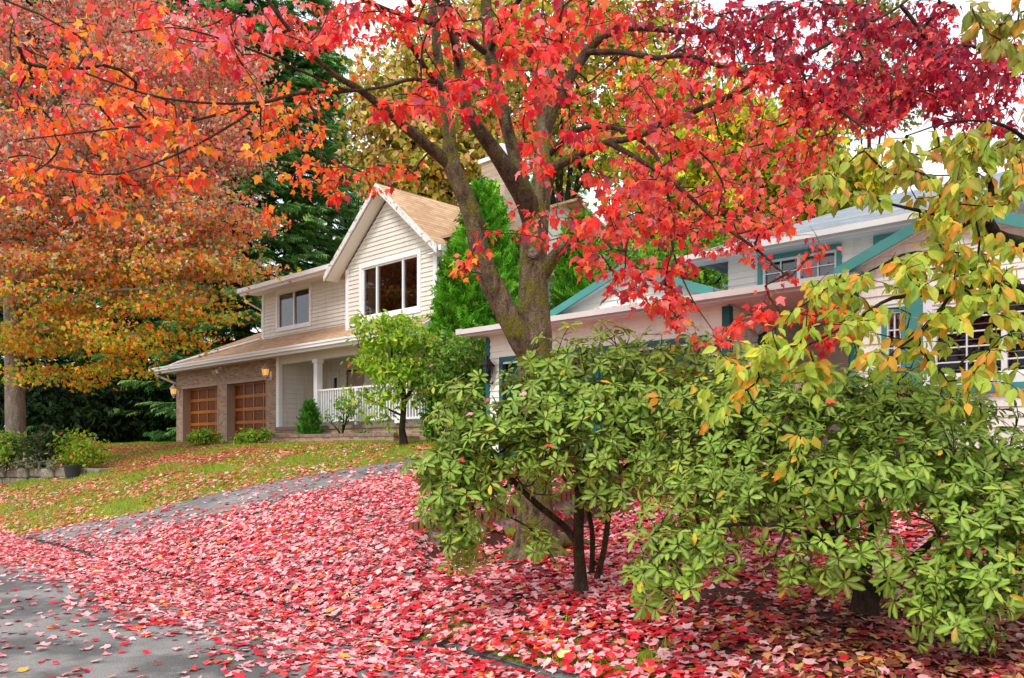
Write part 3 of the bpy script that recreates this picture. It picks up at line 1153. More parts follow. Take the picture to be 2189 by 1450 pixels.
def white_house():
    W0 = np.array([(1045 - CX) / F * 16.4, 16.4])
    dz = 1.3
    root = empty('white_house', (W0[0], W0[1], dz), -AL, 'white sided house with teal trim and pale grey roof behind the rhododendrons', 'house')
    f = Face(0, 0, 1, 0, dz)
    GB = .9
    mb = MB(dz)
    f.lap(mb, 0, 5.37, GB, 3.86, .13, holes=[(.43, 4.9, 0, 3.28)])
    mb.poly([(0, 0, GB), (0, 9, GB), (0, 9, 3.9), (0, 0, 3.9)])
    rs = Face(5.37, 0, 0, 1, dz)
    sw = (1.02, 1.4, 2.6, 3.42)
    rs.lap(mb, 0, 2.6, GB, 3.86, .13, holes=[sw])
    bk = Face(5.37, 2.6, 1, 0, dz)
    bk.lap(mb, 0, 2.2, GB, 3.86, .13, holes=[(1.0, 1.92, 0, 3.4)])
    wg = Face(7.3, 0, 1, 0, dz)
    nw = (.45, .64, 2.45, 3.42)
    bw = (1.03, 3.4, 2.5, 3.45)
    wg.lap(mb, 0, 5.4, 1.58, 3.86, .13, holes=[nw, bw])
    wl_ = Face(12.7, 0, 0, 1, dz)
    wl_.lap(mb, 0, 8, 1.58, 3.86, .13)
    mb.build('siding', M['white_siding'], root)
    mb = MB(dz)
    wg.box(mb, -.0, 5.4, -.3, -.01, .8, 1.58)
    mb.build('foundation', M['concrete'], root)
    # garage door, trims
    mb = MB(dz)
    f.box(mb, .33, .43, -.05, .04, GB, 3.38)
    f.box(mb, 4.9, 5.0, -.05, .04, GB, 3.38)
    f.box(mb, .43, 4.9, -.05, .04, 3.28, 3.38)
    mb.build('garage_door_frame', M['teal_dark'], root)
    for fc, *q in ((f, -.05, .05, -.05, .035, GB, 3.8), (f, 5.27, 5.40, -.05, .036, GB, 3.8), (rs, -.03, .07, -.05, .036, GB, 3.8), (wg, -.04, .08, -.05, .036, 1.5, 3.8)):
        mb = MB(dz)
        fc.box(mb, *q)
        mb.build('corner_trim', M['teal_dark'], root)
    garage_door(root, f, .43, 4.9, 1.28, 3.28, 8, 4, -.12, dz, M['teal_dark'], M['teal_dark'])
    mb = MB(dz)
    mb.box(.2, 5.3, 1.5, 1.6, GB, 3.8)
    mb.build('garage_back', M['room'], root)
    lantern(root, .14, -.17, 3.0, dz, M['glass'], M['black'], 1.15)
    window(root, rs, *sw, casing=.09, cmat=M['teal_dark'], dz=dz, grid=(1, 2), depth=.8)
    mb = MB(dz)
    rs.box(mb, .6, .72, 0, .12, 3.5, 3.62)
    mb.tube([rs.p(.66, .12, 3.56), rs.p(.66, .22, 3.46)], [.06, .08], 8)
    mb.build('flood_light', M['cream'], root)
    mb = MB(dz)
    bk.box(mb, 1.0, 1.92, -.1, -.04, GB, 3.4)
    d = mb.build('front_door', M['dark_door'], root)
    for i in range(2):
        for j in range(3):
            mb = MB(dz)
            bk.box(mb, 1.1 + i * .4, 1.42 + i * .4, -.04, -.025, 1.5 + j * .6, 2.0 + j * .6)
            mb.build('panel', M['dark_door'], d)
    mb = MB(dz)
    bk.box(mb, 1.92, 2.08, -.05, .05, GB, 3.55)
    bk.box(mb, .86, 1.0, -.05, .05, GB, 3.55)
    bk.box(mb, 1.0, 1.92, -.05, .05, 3.4, 3.55)
    mb.build('door_frame', M['teal'], root)
    mb = MB(dz)
    bk.box(mb, 0, 2.2, -.0, 2.6, 1.0, 1.32)
    mb.build('porch_floor', M['concrete'], root)
    window(root, wg, *nw, casing=.06, cmat=M['teal'], dz=dz, grid=(2, 4), depth=.7, sash=.02)
    window(root, wg, *bw, mull=(bw[0] + .82, bw[0] + 1.64), casing=.11, cmat=M['white'], dz=dz, grid=(6, 5), depth=1.2, blinds=9, glass=M['glass_clear'],
           label='large white framed window with slatted blinds and a teal sill')
    mb = MB(dz)
    wg.box(mb, .71, .92, .0, .05, 2.3, 3.6)
    wg.box(mb, .92, 3.7, .052, .09, 2.28, 2.39)
    mb.build('teal_trim', M['teal'], root)
    # lower roof
    ez, sl = 3.93, .19
    def rz(w): return ez + sl * (w + .55)
    mb = MB(dz)
    mb.slab([(-.12, -.55, ez), (7.45, -.55, ez), (7.45, 2.2, rz(2.2)), (-.12, 2.2, rz(2.2))], .05)
    mb.slab([(-.12, 2.2, rz(2.2)), (4.2, 2.2, rz(2.2)), (4.2, 9, 4.5), (-.12, 9, 4.5)], .05)
    mb.build('lower_roof', M['slate'], root)
    mb = MB(dz)
    mb.box(-.14, 7.45, -.67, -.56, 3.82, 3.915)
    mb.box(-.14, 7.45, -.56, -.50, 3.78, 3.93)
    mb.box(-.26, -.13, -.67, 9, 3.82, 3.93)
    mb.build('gutter', M['gutter_grey'], root)
    mb = MB(dz)
    mb.box(-.12, 7.4, -.5, 0, 3.83, 3.86)
    mb.box(5.39, 7.3, .0, 2.6, 3.83, 3.86)
    mb.build('soffit', M['soffit'], root)
    # decorative gable on the garage roof
    def gable(t0, t1, tip, zb, zt, w, back, bmat, rmat, nm):
        mb = MB(dz)
        g = Face(t0, w, 1, 0, dz)
        L = t1 - t0
        c = tip - t0
        g.lap(mb, 0, L, zb - .3, zt - .05, .13, rng_=lambda z: (max(0, min(c, (z - zb) / (zt - zb) * c)), max(c, min(L, L - (z - zb) / (zt - zb) * (L - c)))))
        o = mb.build(nm, M['white_siding'], root)
        for a in (t0 - .12, t1 + .12):
            zz = zb - .12 * (zt - zb) / c
            mb = MB(dz)
            q = [(tip, w - .22, zt + .04), (a, w - .22, zz + .04), (a, back, zz + .04), (tip, back, zt + .04)]
            mb.slab(q if a > tip else q[::-1], .05)
            mb.build('roof', rmat, o)
            mb = MB(dz)
            q = [(tip, w - .26, zt + .03), (a, w - .26, zz + .03), (a, w - .22, zz + .03), (tip, w - .22, zt + .03)]
            mb.slab(q if a > tip else q[::-1], .15)
            mb.build('barge_board', bmat, o)
            mb = MB(dz)
            q = [(tip, w - .22, zt - .06), (a, w - .22, zz - .06), (a, w, zz - .06), (tip, w, zt - .06)]
            mb.slab(q if a > tip else q[::-1], .015)
            mb.build('soffit', M['white'], o)
    gable(1.2, 4.66, 2.93, 4.26, 4.9, .8, 4.2, M['teal'], M['slate_side'], 'garage_gable')
    gable(7.25, 9.95, 8.6, 4.1, 4.68, 0.0, 4.0, M['teal'], M['slate_side'], 'wing_gable')
    mb = MB(dz)
    wg.lap(mb, 0, 2.7, 3.86, 4.14, .13)
    mb.build('gable_skirt', M['white_siding'], root)
    mb = MB(dz)
    mb.slab([(9.9, -.4, 4.0), (13.0, -.4, 4.0), (13.0, 2.3, 4.5), (9.9, 2.3, 4.5)], .06)
    mb.build('side_roof', M['slate'], root)
    # upper storey
    us = Face(4.2, 2.1, 1, 0, dz)
    w1 = (4.88 - 4.2, 6.22 - 4.2, 4.44, 4.92)
    w2 = (6.9 - 4.2, 7.3 - 4.2, 4.7, 4.93)
    mb = MB(dz)
    us.lap(mb, 0, 9, 4.2, 5.1, .12, holes=[w1, w2])
    mb.poly([(4.2, 2.1, 3.9), (4.2, 8, 3.9), (4.2, 8, 5.1), (4.2, 2.1, 5.1)])
    mb.build('upper_siding', M['white_siding'], root)
    window(root, us, *w1, mull=((w1[0] + w1[1]) / 2,), casing=.08, cmat=M['teal'], dz=dz, grid=(4, 2), curtains=[(w1[0] + .7, w1[1] - .05, M['curtain'])], label='upstairs window in a teal frame')
    window(root, us, *w2, casing=.08, cmat=M['teal'], dz=dz)
    mb = MB(dz)
    e2, s2 = 5.13, .42
    mb.slab([(3.55, 1.55, e2), (13.2, 1.55, e2), (13.2, 4.4, e2 + s2 * 2.85), (6.4, 4.4, e2 + s2 * 2.85)], .06)
    o = mb.build('upper_roof', M['slate'], root)
    mb = MB(dz)
    mb.slab([(3.55, 1.55, e2), (6.4, 4.4, e2 + s2 * 2.85), (6.4, 4.6, e2 + s2 * 2.85), (3.55, 7.45, e2)], .06)
    mb.slab([(3.55, 7.45, e2), (6.4, 4.6, e2 + s2 * 2.85), (13.2, 4.6, e2 + s2 * 2.85), (13.2, 7.45, e2)], .06)
    mb.build('hip_slope', M['slate_side'], o)
    mb = MB(dz)
    mb.box(3.5, 13.2, 1.44, 1.54, 5.02, 5.115)
    mb.box(3.5, 13.2, 1.54, 1.6, 4.97, 5.10)
    mb.build('gutter', M['gutter_grey'], root)
    mb = MB(dz)
    mb.box(3.55, 13.2, 1.6, 2.1, 5.03, 5.06)
    mb.build('soffit', M['white'], root)


def rear_house():
    P = at(1330, 955, 34)
    root = empty('rear_house', (P[0], P[1], 1.6), -AL + math.radians(4), 'white gabled house half hidden behind the big maple', 'house')
    f = Face(-4, 0, 1, 0, 0)
    mb = MB()
    f.lap(mb, 0, 8, 0, 6.0, .2, .02, holes=[(4.9, 6.3, 3.6, 5.2)])
    f.lap(mb, 0, 8, 6.0, 9.8, .2, .02, rng_=lambda z: (max(0, (z - 6) / .95), 8 - max(0, (z - 6) / .95)))
    Face(4, 0, 0, 1, 0).lap(mb, 0, 9, 0, 6, .2)
    mb.build('wall', M['white_siding'], root)
    window(root, f, 4.9, 6.3, 3.6, 5.2, mull=(5.6,), casing=.12)
    for s in (-1, 1):
        mb = MB()
        q = [(0, -.5, 9.95), (s * 4.6, -.5, 5.58), (s * 4.6, 9, 5.58), (0, 9, 9.95)]
        mb.slab(q if s > 0 else q[::-1], .1)
        o = mb.build('roof', M['slate_side'], root)
        mb = MB()
        q = [(0, -.56, 9.93), (s * 4.6, -.56, 5.56), (s * 4.6, -.5, 5.56), (0, -.5, 9.93)]
        mb.slab(q if s > 0 else q[::-1], .25)
        mb.build('barge_board', M['white'], o)


beige_house()
white_house()
rear_house()


# ------------------------------------------------------------------ plants
def bez(a, c, b2, n):
    t = np.linspace(0, 1, n)[:, None]
    return (1 - t) ** 2 * a + 2 * t * (1 - t) * c + t * t * b2


def smooth_line(P, step):
    """resample a polyline (with a radius column) smoothly"""
    P = np.array(P, float)
    L = np.concatenate([[0], np.cumsum(np.linalg.norm(np.diff(P[:, :3], axis=0), axis=1))])
    n = max(4, int(L[-1] / step))
    u = np.linspace(0, L[-1], n)
    # Catmull-Rom through the points
    out = []
    T = np.zeros_like(P)
    T[1:-1] = (P[2:] - P[:-2]) / (L[2:] - L[:-2])[:, None]
    T[0] = (P[1] - P[0]) / (L[1] - L[0])
    T[-1] = (P[-1] - P[-2]) / (L[-1] - L[-2])
    for x in u:
        i = min(max(np.searchsorted(L, x) - 1, 0), len(P) - 2)
        h = L[i + 1] - L[i]
        t = (x - L[i]) / h
        out.append((2 * t ** 3 - 3 * t * t + 1) * P[i] + (t ** 3 - 2 * t * t + t) * h * T[i] + (-2 * t ** 3 + 3 * t * t) * P[i + 1] + (t ** 3 - t * t) * h * T[i + 1])
    return np.array(out)


def grow(skel, anchors, r, step=.18, tip=.004, power=.45, arch=.12, jit=.04, bias=None, start=None):
    """join every anchor to the nearest point of the growing skeleton; returns twig lines and tip info"""
    nodes = [np.array(p, float) for p in skel]
    parent = [-1] * len(nodes)
    n0 = len(nodes)
    A = np.array(anchors)
    S = np.array(nodes)
    dmin = np.array([np.min(np.linalg.norm(S - a, axis=1)) for a in A])
    order = np.argsort(dmin)
    cap = len(nodes) + int(np.sum(np.ceil(dmin / step)) + len(A) * 3) + 100
    buf = np.zeros((cap, 3))
    buf[:n0] = S
    par = np.full(cap, -1, int)
    cnt = n0
    paths = [None] * len(A)
    for ai in order:
        a = A[ai]
        dv = buf[:cnt] - a
        dist = np.sqrt((dv * dv).sum(1))
        # prefer joining points that lie below / inwards
        cost = dist + .25 * np.clip(dv[:, 2], 0, None)
        q = int(np.argmin(cost))
        L = dist[q]
        n = max(2, int(math.ceil(L / step)))
        mid = (buf[q] + a) / 2 + np.array([0, 0, arch * L]) + r.normal(0, .07, 3) * L
        if par[q] >= 0:      # leave along the direction of the parent twig
            mid = mid * .6 + (buf[q] + unit(buf[q] - buf[par[q]]) * L * .45) * .4
        pts = bez(buf[q], mid, a, n + 1)
        pts[1:-1] += r.normal(0, jit, (n - 1, 3)) * min(1, L)
        ids = [q]
        for p in pts[1:]:
            if cnt >= cap: break
            buf[cnt] = p
            par[cnt] = ids[-1]
            ids.append(cnt)
            cnt += 1
        paths[ai] = ids
    w = np.zeros(cnt)
    for ids in paths:
        w[ids[-1]] += 1
    for i in range(cnt - 1, n0 - 1, -1):
        if par[i] >= 0: w[par[i]] += w[i]
    rad = tip * np.maximum(w, 1) ** power
    lines = []
    for ids in paths:
        P = buf[ids]
        R = rad[ids].copy()
        R[0] = min(R[0], R[1] * 1.15)
        R[-1] *= .6
        lines.append((P, R))
    return lines


def in_poly(px, py, poly):
    poly = np.array(poly, float)
    x0, y0 = poly[:, 0], poly[:, 1]
    x1, y1 = np.roll(x0, -1), np.roll(y0, -1)
    ins = np.zeros(len(px), bool)
    for a, b2, c, d in zip(x0, y0, x1, y1):
        if b2 == d: continue
        hit = ((b2 > py) != (d > py)) & (px < (c - a) * (py - b2) / (d - b2) + a)
        ins ^= hit
    return ins


def region(poly, z0, z1, n, r):
    """random points of a volume seen through a patch of the view, between two distances"""
    P = np.array(poly, float)
    out = []
    while len(out) < n:
        px = r.uniform(P[:, 0].min(), P[:, 0].max(), 400)
        py = r.uniform(P[:, 1].min(), P[:, 1].max(), 400)
        k = in_poly(px, py, poly)
        Z = r.uniform(z0, z1, 400)
        for x, y, z in zip(px[k], py[k], Z[k]):
            out.append(at(x, y, z))
    return np.array(out[:n])


def lobes(L, n, r, shell=.55):
    """points in a union of ellipsoids (centre, radii, weight), crowded towards the surface"""
    w = np.array([l[2] for l in L], float)
    pick_ = r.choice(len(L), n, p=w / w.sum())
    d = rdir(n, r)
    rad = shell + (1 - shell) * r.random(n) ** .6
    C = np.array([l[0] for l in L])[pick_]
    R = np.array([l[1] for l in L])[pick_]
    return C + d * R * rad[:, None], unit(d / R)


# ---- the big red maple
def big_maple():
    r = np.random.default_rng(5)
    ZT = 8.9
    base = at(1152, 1172, ZT)
    base[2] = float(gzb(base[0], base[1]))
    root = empty('red_maple', tuple(base), 0, 'large red maple with mossy forked trunk behind the rhododendrons', 'tree')
    def limb(pts, k=.88):       # px, py, Z, width in px
        return np.array([np.append(at(x, y, z), k * w_ * z / F / 2) for x, y, z, w_ in pts])
    def knobbly(P, sides, seed, amp=.06, step=.09):
        Q = smooth_line(P, step)
        V, Fq = tube_geo(Q[:, :3], Q[:, 3], sides)
        rr = np.random.default_rng(seed)
        n = len(Q)
        C = np.repeat(Q[:, :3], sides, axis=0)
        ph = rr.uniform(0, 6.28, 6)
        d = V - C
        f = np.zeros(len(V))
        for i, k in enumerate((1.8, 3.3, 6.1, 10.0, 15., 22.)):
            kk = rr.normal(0, 1, 3) * k
            f += np.sin(V @ kk + ph[i]) * (.9 / (i + 1.2))
        V = C + d * (1 + amp * f)[:, None]
        return V, Fq, Q
    trunk = limb([(1152, 1200, ZT, 150), (1150, 1172, ZT, 118), (1146, 1130, ZT, 92), (1144, 1040, ZT, 80), (1143, 900, ZT, 80), (1143, 790, ZT, 81), (1143, 720, ZT, 79), (1140, 640, ZT, 68), (1139, 560, ZT, 62),
                  (1141, 500, ZT, 64), (1150, 440, ZT, 54), (1158, 380, ZT, 44), (1162, 300, 9.0, 38), (1166, 200, 9.1, 32), (1190, 80, 9.2, 26), (1196, 10, 9.3, 22), (1200, -120, 9.4, 16), (1190, -300, 9.5, 8)])
    sk = []
    V, Fq, Q = knobbly(trunk, 28, 1, .085, .045)
    # root flare
    loc = V - base
    tr = np_mesh('trunk', loc, Fq.ravel(), np.arange(len(Fq)) * 4, smooth=True)
    T = link('trunk', tr, M['bark'], root)
    sk.append(Q[len(Q) // 3:, :3])
    rl = [(base + np.array([0, 0, .16]), a) for a in (0.3, 1.4, 2.6, 3.6, 4.6, 5.5)]
    lines = []
    for p, a in rl:
        e = p + np.array([math.cos(a), math.sin(a), 0]) * r.uniform(.5, .75)
        e[2] = float(gzb(e[0], e[1])) - .04
        m_ = (p + e) / 2
        m_[2] = e[2] + .1
        P = bez(p, m_, e, 8)
        lines.append((P - base, np.linspace(.13, .03, 8)))
    link('root', tubes_mesh('root', lines, 8), M['bark'], T)
    L = {}
    L['B'] = [(1135, 760, ZT, 60), (1112, 722, 8.8, 58), (1082, 667, 8.75, 52), (1047, 595, 8.7, 50), (1028, 545, 8.65, 47), (1010, 466, 8.6, 45), (990, 412, 8.55, 44), (964, 345, 8.5, 40), (960, 272, 8.5, 31), (948, 192, 8.5, 28), (936, 120, 8.4, 25), (928, 40, 8.3, 22), (915, -60, 8.2, 16), (880, -200, 8.0, 9)]
    L['B2'] = [(972, 362, 8.52, 30), (945, 338, 8.45, 28), (900, 300, 8.3, 24), (852, 260, 8.1, 21), (800, 216, 7.9, 18), (760, 186, 7.7, 16), (720, 164, 7.5, 14), (660, 110, 7.2, 12), (600, 40, 6.9, 10), (540, -50, 6.6, 7)]
    L['C'] = [(1140, 470, ZT, 52), (1122, 424, 8.75, 50), (1093, 377, 8.6, 44), (1052, 316, 8.4, 38), (1012, 260, 8.2, 33), (988, 200, 8.1, 29), (980, 132, 8.0, 26), (968, 60, 7.9, 22), (950, -20, 7.8, 17), (930, -180, 7.6, 8)]
    L['D'] = [(1138, 460, 9.0, 44), (1114, 384, 9.1, 38), (1092, 304, 9.2, 33), (1076, 240, 9.2, 33), (1060, 168, 9.2, 32), (1048, 112, 9.2, 30), (1040, 20, 9.2, 28), (1036, -80, 9.1, 20), (1030, -260, 9.0, 9)]
    L['E'] = [(1160, 430, 9.0, 34), (1176, 372, 8.9, 28), (1196, 352, 8.8, 25), (1228, 336, 8.7, 22), (1268, 316, 8.5, 20), (1300, 304, 8.4, 18), (1348, 296, 8.2, 16), (1420, 268, 8.0, 14), (1479, 241, 7.9, 14), (1580, 196, 7.8, 12), (1645, 152, 7.8, 12), (1724, 119, 7.7, 10), (1815, 68, 7.6, 9), (1905, 25, 7.5, 7), (1990, -40, 7.4, 5)]
    L['F'] = [(1164, 290, 9.0, 28), (1190, 215, 9.0, 26), (1212, 176, 9.0, 28), (1260, 104, 9.0, 24), (1292, 76, 8.9, 20), (1340, 60, 8.8, 17), (1400, 62, 8.7, 14), (1510, 68, 8.5, 12), (1600, 50, 8.3, 10), (1700, 10, 8.1, 7), (1800, -60, 8.0, 5)]
    L['G'] = [(1250, 112, 9.0, 15), (1330, 112, 8.7, 13), (1400, 124, 8.4, 12), (1472, 119, 8.0, 11), (1544, 144, 7.8, 10), (1645, 166, 7.5, 9), (1724, 202, 7.3, 8), (1797, 238, 7.1, 7), (1854, 281, 7.0, 5)]
    L['H'] = [(770, 192, 7.8, 11), (700, 198, 7.4, 10), (640, 200, 7.1, 9), (580, 216, 6.9, 8), (500, 236, 6.6, 7), (400, 260, 6.3, 6), (240, 276, 6.0, 4.5), (40, 300, 5.8, 3)]
    L['I'] = [(590, 214, 6.9, 6), (500, 222, 6.7, 6), (340, 208, 6.4, 5), (160, 148, 6.2, 4), (40, 100, 6.0, 3)]
    L['J'] = [(560, 222, 6.85, 6), (500, 264, 6.6, 6), (400, 320, 6.4, 5), (300, 360, 6.2, 4), (220, 374, 6.0, 4), (80, 352, 5.8, 3)]
    L['K'] = [(1036, 112, 9.1, 16), (996, 80, 8.8, 14), (960, 60, 8.5, 13), (900, 44, 8.1, 12), (836, 24, 7.7, 11), (780, 0, 7.4, 10), (700, -30, 7.0, 8), (560, -40, 6.6, 6), (400, -20, 6.2, 4)]
    L['N'] = [(944, 190, 8.45, 15), (924, 165, 8.4, 14), (900, 132, 8.2, 13), (872, 88, 8.0, 12), (832, 44, 7.8, 11), (800, 8, 7.6, 9), (740, -60, 7.3, 6)]
    L['O'] = [(930, 176, 8.4, 10), (880, 170, 8.2, 9), (820, 186, 7.9, 8), (740, 192, 7.5, 7), (640, 150, 7.0, 6), (520, 100, 6.5, 5), (380, 60, 6.1, 4), (260, 70, 5.9, 3)]
    L['Pp'] = [(1160, 585, ZT, 44), (1180, 555, 8.8, 34), (1200, 530, 8.7, 28), (1214, 515, 8.65, 24)]
    L['Q'] = [(1300, 304, 8.4, 14), (1380, 350, 8.0, 11), (1460, 408, 7.6, 10), (1537, 477, 7.3, 8), (1614, 531, 7.0, 7), (1676, 585, 6.8, 4)]
    L['R'] = [(1166, 340, 9.0, 18), (1230, 280, 8.6, 14), (1320, 275, 8.3, 12), (1400, 330, 8.0, 9), (1430, 430, 7.7, 7), (1440, 540, 7.5, 5), (1480, 640, 7.3, 3.5), (1530, 715, 7.2, 2.5)]
    L['S'] = [(1048, 108, 9.2, 16), (1080, 40, 8.4, 14), (1130, -20, 7.6, 12), (1190, -60, 6.8, 10), (1260, -60, 6.2, 8), (1340, -30, 5.8, 5)]
    L['U'] = [(980, 140, 8.0, 14), (960, 60, 7.2, 12), (940, 10, 6.6, 10), (900, -30, 6.0, 8), (860, -20, 5.6, 5)]
    for i, (k, pts) in enumerate(L.items()):
        P = limb(pts)
        thick = pts[0][3] > 22
        V, Fq, Q = knobbly(P, 12 if thick else 7, 20 + i, .10 if thick else .08, .06 if thick else .12)
        me = np_mesh('limb', V - base, Fq.ravel(), np.arange(len(Fq)) * 4, smooth=True)
        o = link('limb', me, M['bark'] if k in ('B', 'Pp') else M['bark_limb'] if thick else M['bark_thin'], root)
        if k == 'Pp': o['label'] = 'short sawn-off stub on the right of the trunk'
        sk.append(Q[:, :3])
    # scar of a lost branch
    mb = MB()
    c = at(1139, 548, ZT) - base
    c[1] -= .17
    for rr_, dy in ((.062, 0.0), (.045, -.012)):
        ring = [(c[0] + rr_ * math.cos(a), c[1] + dy, c[2] + rr_ * .95 * math.sin(a)) for a in np.linspace(0, 6.283, 17)[:-1]]
        ring2 = [(x, y + .08, z) for x, y, z in ring]
        n = len(mb.v)
        mb.v += ring + ring2
        k = 16
        mb.f.append(tuple(range(n, n + k)))
        for i in range(k): mb.f.append((n + i, n + (i + 1) % k, n + k + (i + 1) % k, n + k + i))
    mb.build('branch_scar', M['bark_grey'], root)
    SK = np.concatenate(sk)
    # clusters of leaves, region by region
    red = [('#dc3a34', 3), ('#ea523c', 3), ('#c6223a', 2), ('#f07048', 1.8), ('#a84858', 1), ('#ec8480', 1.2)]
    orange = [('#f07230', 3), ('#f29434', 2.4), ('#ea5434', 2.2), ('#eeaa3c', .9), ('#e88870', 1), ('#dc4040', 1)]
    deep = [('#b2203a', 3), ('#8e2038', 2), ('#c43c48', 2), ('#7c3044', 1), ('#d85a50', 1)]
    pinkred = [('#e84c44', 3), ('#ee684e', 2.6), ('#d83c46', 2), ('#ec8480', 1.4), ('#a85060', 1), ('#ee7444', 1.2)]
    regs = [
        ([(0, 0), (330, 0), (420, 120), (330, 330), (0, 260)], 5.8, 8.2, 54, orange + [('#ec5058', 3)], .082),
        ([(300, 0), (760, 0), (740, 90), (600, 150), (330, 150)], 5.8, 8.6, 56, red + [('#ec8a96', 3)], .082),
        ([(80, 200), (520, 180), (660, 240), (560, 330), (330, 420), (120, 400), (0, 420), (0, 250)], 5.8, 8.2, 62, orange, .08),
        ([(120, 400), (330, 400), (260, 540), (180, 520)], 5.8, 6.6, 7, orange, .08),
        ([(520, 160), (700, 190), (690, 330), (560, 330)], 7.0, 9.6, 26, orange, .076),
        ([(560, 330), (680, 320), (740, 440), (690, 450), (610, 400)], 7.0, 8.6, 8, orange, .08),
        ([(520, 430), (600, 440), (580, 510), (540, 500)], 6.6, 7.2, 3, orange, .08),
        ([(640, 330), (860, 350), (900, 380), (720, 440)], 7.0, 8.6, 14, red + orange, .08),
        ([(560, 0), (900, 0), (860, 90), (680, 120)], 6.0, 9.0, 26, red, .085),
        ([(700, 60), (960, 60), (960, 240), (800, 240)], 7.4, 10.5, 16, orange + red, .08),
        ([(790, 200), (1000, 170), (1010, 250), (800, 260)], 5.6, 6.8, 13, red, .092),
        ([(950, 160), (1100, 150), (1120, 240), (960, 230)], 5.6, 7.0, 8, red, .092),
        ([(1080, 20), (1260, 0), (1230, 200), (1140, 240), (1060, 150)], 5.4, 7.0, 22, red, .095),
        ([(840, 0), (1420, 0), (1400, 90), (860, 70)], 6.0, 9.5, 44, red, .085),
        ([(960, 100), (1420, 60), (1420, 290), (1160, 320), (980, 250)], 9.2, 11.5, 66, red + orange + orange, .078),
        ([(1090, 260), (1290, 260), (1280, 370), (1100, 370)], 6.2, 7.4, 17, red, .09),
        ([(1090, 430), (1200, 430), (1190, 540), (1100, 540)], 6.8, 8.0, 9, pinkred, .085),
        ([(1030, 490), (1090, 500), (1070, 560), (1040, 560)], 7.0, 7.8, 3, red, .085),
        ([(940, 520), (1020, 520), (1000, 640), (960, 640)], 7.6, 8.2, 5, orange, .08),
        ([(1220, 380), (1420, 330), (1480, 560), (1340, 640), (1220, 560)], 6.4, 8.2, 62, pinkred, .088),
        ([(1240, 570), (1440, 570), (1500, 700), (1560, 740), (1420, 720), (1300, 640)], 6.6, 7.6, 28, pinkred, .082),
        ([(1540, 660), (1640, 600), (1660, 650), (1560, 740)], 6.2, 7.0, 10, pinkred, .085),
        ([(1300, 150), (1680, 130), (1800, 300), (1700, 480), (1520, 560), (1380, 480), (1300, 320)], 6.6, 10.5, 235, pinkred, .084),
        ([(1600, 400), (1760, 380), (1800, 520), (1680, 600), (1580, 560)], 6.4, 8.0, 20, pinkred, .08),
        ([(1660, 640), (1800, 640), (1880, 700), (1780, 740), (1680, 720)], 6.6, 7.2, 12, orange + red, .08),
        ([(1400, 0), (2060, 0), (2080, 130), (1900, 250), (1700, 170), (1460, 130)], 6.8, 10.5, 270, deep, .086),
        ([(1660, 160), (2000, 160), (1960, 260), (1780, 320), (1680, 260)], 7.0, 9.5, 76, deep + pinkred, .086),
        ([(1980, 60), (2189, 100), (2189, 280), (2100, 280), (1980, 240)], 6.8, 8.6, 95, deep, .086),
        ([(-300, -600), (2400, -600), (2300, -20), (-200, -20)], 6.0, 11.0, 260, deep + red, .11),
    ]
    anchors, pals, sizes = [], [], []
    for poly, z0, z1, n, pal, sz in regs:
        n = int(n * (1.75 if poly[0][1] >= 0 else 1))
        P = region(poly, z0, z1, n, r)
        anchors.append(P)
        pals += [pal] * n
        sizes += [sz * .84] * n
    anchors = np.concatenate(anchors)
    lines = grow(SK, anchors, r, .16, .0023, .42, .06, .018)
    Ps, As, Ns, Ss, Cs = [], [], [], [], []
    for (P, R), pal, sz in zip(lines, pals, sizes):
        n = r.integers(4, 9)
        Lc = np.concatenate([[0], np.cumsum(np.linalg.norm(np.diff(P, axis=0), axis=1))])
        u = Lc[-1] - np.minimum(r.exponential(.28, n), min(1.0, Lc[-1] * .95))
        q = np.stack([np.interp(u, Lc, P[:, k]) for k in range(3)], 1)
        d = rdir(n, r)
        d[:, 2] *= .4
        off = unit(d) * r.uniform(.015, .09, (n, 1))
        off[:, 2] -= .02
        A = unit(unit(d) * .75 + np.array([0, 0, -1.0]) * r.uniform(.2, 1.5, (n, 1)))
        N = unit(rdir(n, r) * .8 + d * .3 + np.array([0, -.25, .55]))
        Ps.append(q + off)
        As.append(A)
        Ns.append(N)
        Ss.append(sz * r.normal(1, .2, n).clip(.5, 1.45))
        Cs.append(pick(pal, n, .2, r))
    P = np.concatenate(Ps)
    n_leaf = len(P)
    me = leaf_mesh('crown', MAPLE, P - base, np.concatenate(As), np.concatenate(Ns), np.concatenate(Ss), np.concatenate(Cs))
    me = crown_mesh('crown', me, [(P - base, R) for P, R in lines], 5)
    link('crown', me, [M['leaf'], M['bark_thin']], root)
    print('maple leaves', n_leaf)


big_maple()


